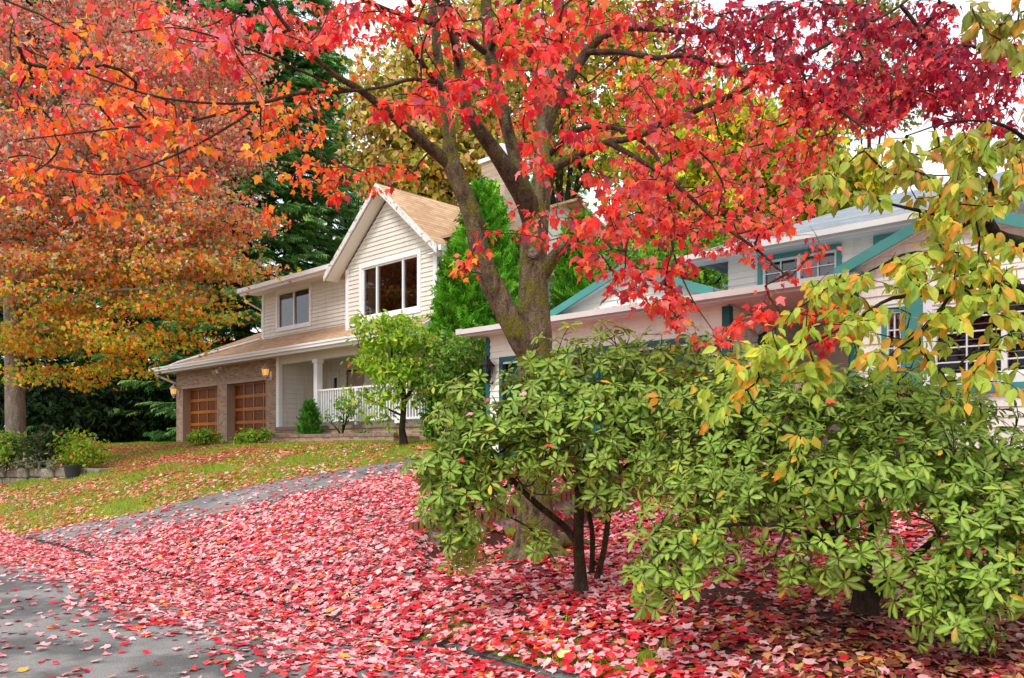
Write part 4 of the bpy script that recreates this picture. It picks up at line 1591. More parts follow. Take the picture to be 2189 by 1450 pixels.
# ---- the broad tree at the left edge
def leafy_tree(name, label, cat, base, trunk_pts, L, n_cl, per, size, colour, seed, tmpl=SMALL, mat='foliage', bark='bark_grey', spread=.3, tip=.006, group=None, shell=.35, flat=.5, step=.5, hang=.4):
    r = np.random.default_rng(seed)
    root = empty(name, tuple(base), 0, label, cat, group)
    sk = []
    T = []
    for pts in trunk_pts:
        Q = smooth_line(pts, .3)
        T.append((Q[:, :3] - base, Q[:, 3]))
        sk.append(Q[:, :3])
    link('trunk', tubes_mesh('trunk', T, 10), M[bark], root)
    C, D = lobes(L, n_cl, r, shell)
    lines = grow(np.concatenate(sk), C, r, step, tip, .45, .05)
    twl = [(P - base, R) for P, R in lines]
    n = n_cl * per
    ci = np.repeat(np.arange(n_cl), per)
    off = r.normal(0, spread, (n, 3))
    off[:, 2] *= flat
    P = C[ci] + off
    d = rdir(n, r)
    A = unit(d * .8 + np.array([0, 0, -1]) * r.uniform(0, 2 * hang, (n, 1)))
    N = unit(rdir(n, r) * .9 + np.array([0, -.1, .5]))
    S = size * r.normal(1, .22, n).clip(.5, 1.6)
    me = leaf_mesh('crown', tmpl, P - base, A, N, S, colour(P, ci, r))
    link('crown', crown_mesh('crown', me, twl, 4), [M[mat], M[bark]], root)
    return root


def left_tree():
    Z = 22.5
    b0 = at(35, 955, Z)
    b0[2] = float(gzb(b0[0], b0[1]))
    top = lambda x, y, z, w_: np.append(at(x, y, z), w_ * z / F / 2)
    tr = [[np.append(b0 - [0, 0, .2], .36), np.append(b0 + [0, 0, .3], .28), top(32, 850, Z, 38), top(28, 700, Z, 34), top(20, 550, Z, 30), top(22, 400, Z, 24), top(40, 200, Z, 16), top(50, 0, Z, 8)],
          [top(24, 620, Z, 22), top(70, 540, Z - .6, 16), top(160, 470, Z - 1.2, 11), top(300, 440, Z - 2, 6), top(420, 430, Z - 2.2, 3)],
          [top(22, 560, Z, 20), top(-60, 480, Z, 14), top(-200, 400, Z, 8)],
          [top(22, 480, Z, 20), top(100, 380, Z + .8, 14), top(240, 300, Z + 1.5, 8), top(400, 240, Z + 1.5, 4)],
          [top(30, 340, Z, 16), top(130, 200, Z - .8, 10), top(240, 60, Z - 1.5, 6)],
          [top(28, 640, Z, 16), top(120, 640, Z - 1, 10), top(260, 620, Z - 1.8, 6), top(400, 620, Z - 1.8, 3)]]
    def lobe(x, y, z, rx, ry, rz, w_): return (at(x, y, z), np.array([rx, ry, rz]), w_)
    L = [lobe(60, 120, Z, 4.0, 3.6, 2.6, 20), lobe(250, 150, Z - .6, 3.2, 3.0, 2.0, 16), lobe(380, 300, Z - .4, 2.3, 2.4, 1.1, 11), lobe(200, 380, Z - 1, 3.2, 2.8, 1.3, 14),
         lobe(60, 470, Z - 1, 2.6, 2.6, 1.3, 12), lobe(420, 470, Z - .8, 2.0, 2.0, .75, 7), lobe(300, 560, Z - 1.2, 2.7, 2.2, .85, 9), lobe(470, 575, Z - .8, 1.5, 1.4, .3, 3.6), lobe(120, 620, Z - 1.4, 2.2, 2.0, .9, 6), lobe(380, 665, Z - 1.2, 1.3, 1.3, .35, 2.6),
         lobe(280, 720, Z - 1.4, 1.7, 1.4, .55, 5), lobe(250, 800, Z - 1.2, .9, .9, .25, 1.2), lobe(60, 720, Z - 1.2, 1.6, 1.4, .6, 5), lobe(-120, 300, Z, 3, 3, 3, 10), lobe(430, 130, Z + .5, 1.7, 2, 1.4, 6), lobe(100, -150, Z, 4, 4, 2.4, 8),
         lobe(120, 800, Z - 1.2, 1.1, 1, .35, 1.5)]
    hi = [('#c8645c', 3), ('#d49086', 2.2), ('#c2b09a', 3), ('#b0524c', 2), ('#e07448', 1.8), ('#a0986a', 1.8)]
    mid = [('#d8683a', 3), ('#c47c6c', 2.2), ('#e68e36', 2.4), ('#a89c48', 2.4), ('#c0b69a', 2.6), ('#8e5a48', 1.4), ('#7e8444', 1.4)]
    low = [('#e89830', 2.4), ('#c8b038', 3), ('#9cb23c', 3.4), ('#dc7a30', 1.6), ('#6e8a38', 2)]
    def col(P, ci, r):
        n = len(P)
        t = (P[:, 2] - 4.0) / 6.5 + r.normal(0, .14, n) - .012 * (P[:, 0] + 11)
        cl = r.normal(1, .2, ci.max() + 1)[ci][:, None].clip(.5, 1.5)
        a, m_, b2 = pick(hi, n, .16, r), pick(mid, n, .16, r), pick(low, n, .16, r)
        c = np.where((t > .62)[:, None], a, np.where((t > .25)[:, None], m_, b2))
        return np.clip(c * cl * 1.06, .003, 1)
    leafy_tree('autumn_tree', 'tall tree with pink, orange and yellow leaves at the left edge', 'tree', b0, tr, L, 900, 78, .1, col, 31, LOBED, 'leaf', spread=.34, tip=.006, shell=.3, flat=.27)


left_tree()


# ---- background trees
def conifer(name, label, base, H, R, seed, low=.5, lvl=.42, group='dark conifers behind the houses', cols=None, spray=.62):
    r = np.random.default_rng(seed)
    root = empty(name, tuple(base), 0, label, 'tree', group)
    link('trunk', tubes_mesh('trunk', [(np.array([[0, 0, -.3], [0, 0, H * .5], [0, 0, H]]), np.array([.36, .22, .02]) * H / 22)], 8), M['bark_dark'], root)
    lines, P, A, N, S, C = [], [], [], [], [], []
    z = low
    cols = cols or [('#5c8c4a', 3), ('#7aa65e', 2.2), ('#477440', 2), ('#96b870', 1.2)]
    while z < H - .2:
        f = 1 - z / H
        nb = r.integers(6, 9)
        for k in range(nb):
            a = r.uniform(0, 6.283)
            Lb = R * (f ** .75) * r.uniform(.7, 1.12) + .25
            d = np.array([math.cos(a), math.sin(a), 0])
            p0 = np.array([0, 0, z + r.uniform(-.15, .15)])
            droop = r.uniform(.18, .4) * Lb
            p2 = p0 + d * Lb + np.array([0, 0, -droop + .1 * Lb])
            p1 = p0 + d * Lb * .55 + np.array([0, 0, -droop * .9 + .1])
            B = bez(p0, p1, p2, 7)
            lines.append((B, np.linspace(.045, .008, 7) * (.5 + f)))
            ns = max(3, int(Lb * 8))
            u = np.sqrt(r.uniform(.06, 1, ns))
            q = np.stack([np.interp(u, np.linspace(0, 1, 7), B[:, j]) for j in range(3)], 1)
            side = np.cross(d, [0, 0, 1])
            sg = r.choice([-1, 1], ns)[:, None]
            ax = unit(d * r.uniform(.35, 1.1, (ns, 1)) + side * sg * r.uniform(.1, .9, (ns, 1)) + np.array([0, 0, -1]) * r.uniform(.05, .5, (ns, 1)))
            P.append(q)
            A.append(ax)
            N.append(unit(np.array([0, 0, 1.0]) + r.normal(0, .35, (ns, 3))))
            S.append(spray * r.uniform(.6, 1.25, ns))
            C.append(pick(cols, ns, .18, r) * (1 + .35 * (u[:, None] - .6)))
        z += lvl * r.uniform(.75, 1.25) * (.65 + .5 * f)
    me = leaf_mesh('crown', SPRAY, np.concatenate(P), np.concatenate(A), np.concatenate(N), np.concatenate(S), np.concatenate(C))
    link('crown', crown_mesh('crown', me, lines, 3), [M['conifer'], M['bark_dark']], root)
    return root


def conifers():
    protos = [conifer('spruce', 'tall dark spruce rising behind the cream house left of its gable', (0, 0, 0), 27, 5.0, 51, lvl=.38),
              conifer('spruce', 'tall dark spruce at the back of the dark gap', (0, 0, 0), 24, 5.2, 52, lvl=.38)]
    spots = [(620, 38, 0, 1.0, 'tall dark spruce rising behind the left end of the cream house roof'),
             (520, 36, 1, .95, 'dark spruce between the orange tree and the cream house'),
             (705, 45, 1, .80, 'spruce with drooping boughs against pale sky left of the gable'),
             (800, 48, 0, .62, 'slender spruce just behind the steep gable'),
             (400, 42, 0, 1.05, 'dark spruce behind the lower roof end of the garage'),
             (300, 38, 1, 1.0, 'dark spruce behind the orange tree above the shaded gap'),
             (180, 40, 0, 1.0, 'dark spruce in the deep shade left of the garage'),
             (60, 37, 1, 1.05, 'dark spruce directly behind the left tree trunk'),
             (-60, 40, 0, 1.0, 'dark spruce at the far left behind the shrubs'),
             (900, 47, 1, .85, 'dark spruce behind the yellow maple by the chimney'),
             (1180, 52, 0, .85, 'dark spruce behind the fork of the red maple'),
             (1420, 50, 1, .72, 'dark spruce behind the yellow trees on the right')]
    for i, (px, Z, k, s, lab) in enumerate(spots):
        o = protos[k] if (i == 0 or (i == 1)) else copy_tree(protos[k])
        p = at(px, 955, Z)
        p[2] = float(gz(p[0], p[1])) - .1
        o.location = p
        o.rotation_euler = (0, 0, i * 1.7)
        o.scale = (s * (1.0 + .1 * math.sin(i)), s, s)
        o['label'] = lab


conifers()


def shade_hedge():
    """deep shade of the gap left of the garage, put in as dark-leaved undergrowth"""
    r = np.random.default_rng(77)
    spots = [(150, 33, 3.0, 'dark thicket added as shade behind the left tree'), (290, 34, 3.4, 'dark thicket added as shade beside the brick garage'), (30, 33, 2.8, 'dark thicket added as shade behind the shrubs at the left edge'), (390, 36, 3.4, 'dark thicket added as shade tucked behind the garage corner')]
    dark = [('#1f3318', 3), ('#2c4420', 2), ('#16240f', 2)]  # near-black leaf greens carry the shade under the trees
    for i, (px, Z, h, lab) in enumerate(spots):
        b0 = at(px, 955, Z)
        b0[2] = float(gz(b0[0], b0[1]))
        L = [(b0 + [0, 0, h * .5], np.array([2.0, 1.3, h * .5]), 1)]
        tr = [[np.append(b0 + [x, 0, -.1], .05), np.append(b0 + [x * 1.3, 0, h * .4], .04), np.append(b0 + [x * 1.6, .1, h * .7], .02)] for x in (-.6, 0, .6)]
        leafy_tree('shade_thicket', lab, 'shrub', b0, tr, L, 130, 16, .26, lambda P, ci, rr: pick(dark, len(P), .2, rr), 80 + i, OVAL, 'conifer', 'bark_dark', .3, group='dark thickets added as shade under the conifers', shell=.3)


shade_hedge()


def yellow_trees():
    def mk(name, lab, px, Z, lobs, n, per, pal, seed, size=.26, group='yellowing trees behind the houses', dark=.5, tm=LOBED, thick=.18):
        b0 = at(px, 955, Z)
        b0[2] = float(gz(b0[0], b0[1]))
        L = [(at(x, y, Z + dzz), np.array([rx, ry, rz]), w_) for x, y, dzz, rx, ry, rz, w_ in lobs]
        zt = max(l[0][2] + l[1][2] * .6 for l in L)
        xm = np.mean([l[0][0] for l in L])
        tr = [[np.append(b0 - [0, 0, .2], thick), np.append((b0[0], b0[1], b0[2] + (zt - b0[2]) * .35), thick * .8), np.append((xm * .6 + b0[0] * .4, b0[1], b0[2] + (zt - b0[2]) * .7), thick * .5), np.append((xm, b0[1], zt), thick * .15)]]
        for l in L[:6]:
            q = np.array([b0[0], b0[1], b0[2] + (l[0][2] - b0[2]) * .55])
            tr.append([np.append(q, thick * .5), np.append((q + l[0]) / 2 + [0, 0, .4], thick * .32), np.append(l[0], thick * .1)])
        def col(P, ci, r):
            return np.clip(pick(pal, len(P), .18, r) * r.normal(1, .22, ci.max() + 1)[ci][:, None].clip(.5, 1.6), .003, 1)
        return leafy_tree(name, lab, 'tree', b0, tr, L, n, per, size, col, seed, tm, 'foliage', 'bark_dark', .42, .012, group, .35, .45)
    gold = [('#c8ae48', 3), ('#9ea038', 3), ('#e2cc74', 2.2), ('#747e2a', 2), ('#e6bc88', 1.8), ('#d09a58', .8)]
    lime = [('#b8b830', 3), ('#dcc434', 2.4), ('#94a030', 2.4), ('#667a26', 2), ('#e8d464', 1.5)]
    olive = [('#8a7a34', 3), ('#6e6a2c', 3), ('#a4904a', 2)]
    mk('yellow_maple', 'yellow green maple crown between the steep gable and the forked trunk', 900, 33, [(880, 300, 0, 2.9, 2.4, 2.2, 5), (840, 240, 0, 2.0, 2, 1.6, 3), (960, 220, .5, 2.8, 2.4, 2.3, 5), (1000, 340, 0, 2.4, 2, 1.8, 4), (900, 390, -.5, 2.4, 2, 1.0, 3), (990, 90, 1, 3.0, 2.6, 2.4, 5), (880, 150, .5, 2, 2, 1.6, 2)], 430, 26, gold, 101)
    mk('yellow_maple', 'yellow maple crown filling the sky behind the fork of the red maple', 1200, 36, [(1200, 60, 0, 3.6, 3, 2.8, 6), (1300, 180, 0, 3.4, 3, 2.6, 6), (1140, 200, .5, 2.6, 2.6, 2.4, 4), (1250, 300, 0, 3, 2.6, 2.0, 4), (1400, 120, 1, 2.6, 2.4, 2.4, 3), (1100, 20, 0, 2.6, 2.6, 2.2, 3), (1340, 20, 0, 2.6, 2.6, 2.2, 3)], 430, 26, gold + lime, 102)
    mk('yellow_maple', 'bright yellow green tree left of the grey upper roof', 1480, 31, [(1430, 350, 0, 2.6, 2.4, 2.2, 5), (1560, 330, 0, 2.7, 2.4, 2.0, 5), (1500, 470, -.5, 2.8, 2.4, 1.6, 5), (1640, 400, .5, 2.4, 2.2, 1.6, 4), (1400, 480, 0, 1.8, 1.8, 1.4, 2), (1520, 230, .5, 2.4, 2.2, 1.4, 3)], 400, 26, lime, 103)
    mk('yellow_maple', 'yellow green tree peeping over the ridge of the grey upper roof', 1740, 32, [(1720, 390, 0, 2.2, 2, 1.3, 4), (1800, 400, 0, 2, 2, .9, 3), (1660, 300, .5, 2.0, 2, 1.6, 3), (1730, 290, 1, 1.8, 1.8, 1.3, 2)], 220, 26, lime, 104)
    mk('tall_tree', 'tall thin olive tree against the white sky at the upper right', 1860, 46, [(1850, 60, 0, 2.0, 2, 2.4, 4), (1900, 140, 0, 1.8, 1.8, 1.8, 3), (1830, 190, 0, 2.0, 1.8, 1.6, 3), (1900, 240, 0, 1.9, 1.8, 1.1, 2), (1850, -60, 0, 1.8, 1.8, 2.0, 2), (1800, 290, 0, 1.4, 1.4, .9, 1)], 150, 24, olive, 105, .24)
    # greens low down between the houses
    green = [('#6a9a2c', 3), ('#82b036', 2), ('#4e7c24', 2)]
    mk('green_tree', 'bright green shrub tree between the two houses behind the garage gable', 1450, 25, [(1400, 610, 0, 1.4, 1.2, .8, 3), (1500, 560, 0, 1.3, 1.2, .9, 3), (1320, 600, 0, 1.2, 1.2, .9, 2)], 150, 22, green, 106, .17, thick=.12)


yellow_trees()


def thujas():
    r0 = np.random.default_rng(9)
    g = [('#5e9c28', 3), ('#7cb832', 2.4), ('#45801f', 2), ('#98cc42', 1)]
    for i, (px, Z, H, R, lab) in enumerate(CEDARS):
        o = cedar(H, R, 200 + i, lab, g)
        p = at(px, 955, Z)
        p[2] = 1.5
        o.location = p


def cedar(H, R, seed, lab, g, n=5200, leaf=.34, name='columnar_cedar', group='bright green columnar cedars between the houses'):
        r = np.random.default_rng(seed)
        root = empty(name, (0, 0, 0), 0, lab, 'tree', group)
        link('trunk', tubes_mesh('trunk', [(np.array([[0, 0, -.2], [0, 0, H * .9]]), np.array([.12, .02]))], 6), M['bark_dark'], root)
        z = r.random(n) ** .85 * H
        f = z / H
        Rz = R * np.clip((1 - f) ** .55, .03, 1) * np.clip(.75 + f, 0, 1.05)
        a = r.uniform(0, 6.283, n)
        lump = 1 + .18 * np.sin(3 * a + 2.1 * z) * np.cos(2.4 * z - a) + r.normal(0, .08, n)
        rad = Rz * lump * (1 - .35 * r.random(n) ** 2)
        d = np.stack([np.cos(a), np.sin(a), np.zeros(n)], 1)
        P = d * rad[:, None]
        P[:, 2] = z
        A = unit(d * .55 + np.array([0, 0, 1.0]) * r.uniform(.2, 1.3, (n, 1)) + r.normal(0, .35, (n, 3)))
        side = np.cross(d, [0, 0, 1])
        N = unit(d + r.normal(0, .5, (n, 3)))
        C = np.clip(pick(g, n, .26, r) * (1 + .25 * np.sin(5 * a + 4 * z) * np.cos(3.1 * z))[:, None], .003, 1)
        me = leaf_mesh('crown', SPRAY, P, A, N, leaf * r.uniform(.6, 1.3, n), C)
        link('crown', me, M['conifer'], root)
        return root


CEDARS = [(1035, 19.6, 6.2, 1.0, 'tallest bright green cedar beside the chimney of the cream house'), (1240, 21.5, 6.0, .95, 'bright green cedar seen right of the mossy trunk'),
            (985, 19.0, 4.6, .7, 'smaller bright green cedar against the side of the cream house'), (1110, 20.5, 5.2, .9, 'bright green cedar hidden behind the mossy trunk'), (1300, 22.5, 4.5, .8, 'low bright green cedar above the garage gable')]


thujas()


# ---- shrubs made of leaf clusters
def bush(name, lab, cat, px, py_base, Z, lobs, n, per, size, pal, seed, tm=OVAL, mat='foliage', group=None, spread=.1, stems=5, base=None, tip=.004, hang=.2, flat=.8, bark='bark_dark', trunk_r=.03):
    b0 = at(px, py_base, Z) if base is None else np.array(base)
    L = [(at(x, y, Z + dzz), np.array([rx, ry, rz]), w_) for x, y, dzz, rx, ry, rz, w_ in lobs]
    r = np.random.default_rng(seed + 1000)
    tr = []
    for k in range(stems):
        l = L[k % len(L)]
        e = l[0] + r.normal(0, .15, 3) * l[1]
        s = b0 + np.array([r.normal(0, .05), r.normal(0, .05), -.05])
        tr.append([np.append(s, trunk_r), np.append(s * .5 + e * .5 + [0, 0, .05], trunk_r * .7), np.append(e, trunk_r * .3)])
    def col(P, ci, rr):
        return np.clip(pick(pal, len(P), .16, rr) * rr.normal(1, .12, ci.max() + 1)[ci][:, None], .003, 1)
    return leafy_tree(name, lab, cat, b0, tr, L, n, per, size, col, seed, tm, mat, bark, spread, tip, group, .45, flat, .15, hang)


def small_plants():
    yg = [('#8fb52c', 3), ('#aac43a', 2.4), ('#6e9a2a', 2), ('#c8cc50', .8), ('#d07a3a', .1)]
    gr = [('#6f9a36', 3), ('#86ac48', 2), ('#527e2c', 2), ('#a8b85e', 1), ('#b08a6a', .4)]
    # tree in front of the porch: trunk with limbs
    Z = 17.2
    t = lambda x, y, z, w_: np.append(at(x, y, z), w_ * z / F / 2)
    b0 = at(864, 978, Z)
    b0[2] = float(gz(b0[0], b0[1])) - .02
    tr = [[np.append(b0, .1), t(862, 935, Z, 15), t(858, 900, Z, 13), t(866, 860, Z, 12), t(850, 800, Z, 10), t(835, 740, Z, 7), t(830, 700, Z, 3)],
          [t(862, 870, Z, 9), t(880, 830, Z - .1, 8), t(900, 780, Z - .1, 6), t(915, 740, Z, 3)],
          [t(862, 890, Z, 5), t(820, 870, Z, 4), t(780, 850, Z, 2)],
          [t(850, 800, Z, 6), t(800, 770, Z, 4), t(765, 740, Z, 2)]]
    L = [(at(x, y, Z + q), np.array([rx, ry, rz]), w_) for x, y, q, rx, ry, rz, w_ in
         [(815, 715, 0, .55, .55, .42, 5), (860, 720, .1, .6, .6, .45, 5), (790, 775, 0, .42, .45, .34, 3), (850, 790, -.2, .55, .5, .42, 4), (900, 760, .1, .5, .5, .5, 4), (775, 850, 0, .34, .3, .16, .9), (830, 850, -.2, .4, .4, .25, 1.2), (810, 905, -.1, .34, .3, .2, .7), (765, 690, 0, .2, .2, .15, .6), (905, 840, -.1, .3, .3, .3, 1)]]
    def col(P, ci, r): return np.clip(pick(yg, len(P), .16, r) * r.normal(1, .15, ci.max() + 1)[ci][:, None], .003, 1)
    leafy_tree('small_tree', 'small yellow green tree with a crooked dark trunk before the porch railing', 'tree', b0, tr, L, 330, 12, .115, col, 301, OVAL, 'cherry', 'bark_dark', .1, .003, None, .3, .6, .12)
    bush('tall_shrub', 'rounded green shrub with faded flower heads right of the small tree', 'shrub', 925, 975, 17.0,
         [(960, 765, 0, .55, .55, .5, 5), (1005, 775, 0, .5, .5, .5, 5), (930, 820, 0, .5, .5, .4, 3), (990, 850, 0, .45, .5, .4, 3), (1020, 720, .2, .3, .3, .2, 1), (950, 900, 0, .5, .4, .3, 1.5)], 300, 13, .1, gr, 302, OVAL, 'foliage', None, .1)
    # in front of the garage
    for i, (px, lab) in enumerate(((438, 'low feathery shrub in front of the left garage door'), (540, 'low feathery shrub in front of the right garage door'))):
        bush('low_shrub', lab, 'shrub', px, 952, 23.6 - i * 1.2, [(px, 934, 0, .42, .35, .2, 3), (px + 14, 930, 0, .3, .3, .2, 1), (px - 16, 940, 0, .3, .3, .14, 1)], 90, 12, .09, gr + yg, 310 + i, SMALL, 'foliage', 'low shrubs before the garage', .07)
    # small cone shaped conifer by the porch
    p = at(663, 938, 22.6)
    sp = cedar(1.0, .29, 320, 'small cone shaped green conifer beside the porch column', [('#4f8a2e', 3), ('#68a23c', 2), ('#3a6c26', 2)], 900, .15, 'dwarf_conifer', None)
    sp.location = (p[0], p[1], p[2] - .03)
    # climbing rose at the railing
    bush('rose_bush', 'thin leafy rose growing up the porch railing', 'shrub', 730, 930, 21.6, [(735, 880, 0, .3, .12, .4, 3), (752, 865, 0, .25, .12, .25, 2), (705, 895, 0, .18, .1, .25, 1), (800, 930, 0, .5, .15, .1, 2), (860, 930, 0, .5, .15, .12, 2)], 70, 8, .1, gr, 330, OVAL, 'foliage', None, .08)
    # retaining wall group at the left edge
    Zw = 21.5
    dk = [('#34502c', 3), ('#4a5a34', 2), ('#2a3c24', 2), ('#6a4a3c', 1.2)]
    yl = [('#8aa428', 3), ('#a8b836', 2), ('#66882a', 2.4), ('#d86a38', .5)]
    gy = [('#8a8f74', 3), ('#a4a286', 2), ('#6c7a58', 2), ('#c07068', .5)]
    bush('dark_shrub', 'dark green shrub in the middle of the stone planting bed', 'shrub', 90, 1000, Zw, [(75, 955, 0, .5, .5, .35, 3), (110, 950, 0, .45, .4, .4, 3), (100, 980, -.2, .5, .3, .2, 2)], 150, 14, .1, dk, 340, OVAL, 'foliage', None, .1)
    bush('yellow_shrub', 'bright yellow green shrub spilling over the right end of the stone bed', 'shrub', 170, 1000, Zw - .3, [(165, 955, 0, .55, .45, .4, 3), (195, 970, -.4, .42, .4, .3, 2.4), (150, 985, -.2, .3, .3, .15, 1)], 150, 14, .1, yl, 341, OVAL, 'cherry', None, .1)
    bush('yellow_shrub', 'yellow green shrub at the left edge by the tree trunk', 'shrub', 15, 1000, Zw + .2, [(20, 955, 0, .45, .4, .35, 3), (-40, 960, 0, .5, .4, .35, 2), (30, 975, -.2, .4, .3, .2, 1)], 140, 14, .1, yl + gr, 342, OVAL, 'foliage', None, .1)
    bush('trailing_plant', 'greyish trailing plant hanging over the stone wall', 'plant', 60, 995, 21.3, [(15, 990, .25, .5, .2, .09, 2), (70, 990, -.15, .5, .2, .09, 2), (115, 994, -.5, .25, .2, .09, 1)], 90, 14, .085, gy, 343, OVAL, 'foliage', None, .07)
    # stone wall
    r = random.Random(8)
    a, b2 = at(-70, 1040, 22.3), at(190, 1012, 20.25)
    wroot = empty('stone_wall', (a[0], a[1], .5), 0, 'low rough stone retaining wall under the shrubs at the left edge', 'garden wall')
    mb = MB()
    dirv = unit((b2 - a)[:2])
    nrm = np.array([dirv[1], -dirv[0]])
    Lw = np.linalg.norm((b2 - a)[:2])
    for row in range(3):
        u = -r.uniform(0, .2)
        while u < Lw:
            wd = r.uniform(.28, .55)
            z0 = .27 + row * .26 + r.uniform(-.02, .02)
            o = r.uniform(-.04, .04)
            q = [dirv * u + nrm * o, dirv * (u + wd - .02) + nrm * (o + r.uniform(-.03, .03)), dirv * (u + wd - .02) - nrm * .35, dirv * u - nrm * .35]
            h = r.uniform(.23, .265)
            n = len(mb.v)
            mb.prism([tuple(p) for p in q], z0 - .5, z0 - .5 + h)
            u += wd
    mb.build('stones', M['stone'], wroot, bevel=.04)
    mb = MB()
    q = [dirv * 0 - nrm * .2, dirv * Lw - nrm * .2, dirv * Lw - nrm * 2.0, -nrm * 2.0]
    mb.prism([tuple(p) for p in q], -.6, .5)
    mb.build('soil', M['soil'], wroot)
    # dark pot
    p = at(155, 1016, 20.1)
    p[2] = float(gz(p[0], p[1]))
    mb = MB()
    pr = [(.13, -.05), (.15, .0), (.20, .3), (.215, .3), (.215, .34), (.185, .34), (.18, .28)]
    mb.tube([(0, 0, z) for rr, z in pr], [rr for rr, z in pr], 16)
    po = mb.build('plant_pot', M['pot'], None, smooth=False)
    po.location = p
    tag(po, 'dark round plant pot at the end of the stone wall', 'pot')


small_plants()


# ---- rhododendrons: whorls of leathery leaves on crooked stems
RH_TOPS = []


def rhododendron(lab, base, stems, L, n, seed, size=.125, up=.5, gaps=()):
    r = np.random.default_rng(seed)
    root = empty('rhododendron', tuple(base), 0, lab, 'shrub', 'rhododendrons before the white house')
    T, sk = [], []
    for pts in stems:
        Q = smooth_line(pts, .06)
        T.append((Q[:, :3] - base, Q[:, 3]))
        sk.append(Q[:, :3])
    link('stem', tubes_mesh('stem', T, 9), M['bark_stem'], root)
    C, D = lobes(L, n, r, .35)
    C = C + r.normal(0, .07, C.shape)
    keep = C[:, 2] > gz(C[:, 0], C[:, 1]) + .12
    for (x0, x1, y0, y1) in gaps:
        q = (C - base)
        keep &= ~((q[:, 0] > x0) & (q[:, 0] < x1) & (q[:, 2] > y0) & (q[:, 2] < y1))
    C, D = C[keep], D[keep]
    n = len(C)
    lines = grow(np.concatenate(sk), C, r, .1, .0032, .42, -.02, .03)
    twl = [(P - base, R) for P, R in lines]
    P, A, N, S, Cc = [], [], [], [], []
    pal = [('#629432', 3), ('#76a43e', 2.2), ('#4d802e', 2.6), ('#8cb054', 1.3), ('#386426', 1.5), ('#9cb446', .6)]
    old = [('#dca224', 2), ('#c8b02c', 1), ('#b88a3a', .6)]
    for i in range(n):
        ax = unit(D[i] * .7 + np.array([0, -.15, up]) + r.normal(0, .28, 3))
        k = int(r.integers(6, 10))
        ph = r.uniform(0, 6.28) + np.arange(k) * 2.399
        e1 = unit(np.cross(ax, [.3, .8, .1]))
        e2 = np.cross(ax, e1)
        rad = np.cos(ph)[:, None] * e1 + np.sin(ph)[:, None] * e2
        tilt = r.uniform(-.35, .5, (k, 1))
        a_ = unit(rad + ax * tilt)
        nn = unit(ax * 1.0 - rad * tilt + r.normal(0, .15, (k, 3)))
        P.append(C[i] + rad * .012 + ax * (.02 * (np.arange(k) / k)[:, None]))
        A.append(a_)
        N.append(nn)
        S.append(size * r.uniform(.6, 1.2, k) * r.uniform(.75, 1.2))
        c = pick(pal, k, .1, r) * r.normal(.88, .1)
        y = r.random(k) < .016
        c[y] = pick(old, int(y.sum()), .1, r)
        Cc.append(np.clip(c, .003, 1))
    me = leaf_mesh('foliage', RHODO, np.concatenate(P) - base, np.concatenate(A), np.concatenate(N), np.concatenate(S), np.concatenate(Cc), lin('#c8c850'), .5)
    link('foliage', crown_mesh('foliage', me, twl, 5), [M['rhodo'], M['bark_thin']], root)
    RH_TOPS.append(C[D[:, 2] > .15] + [0, 0, .05])


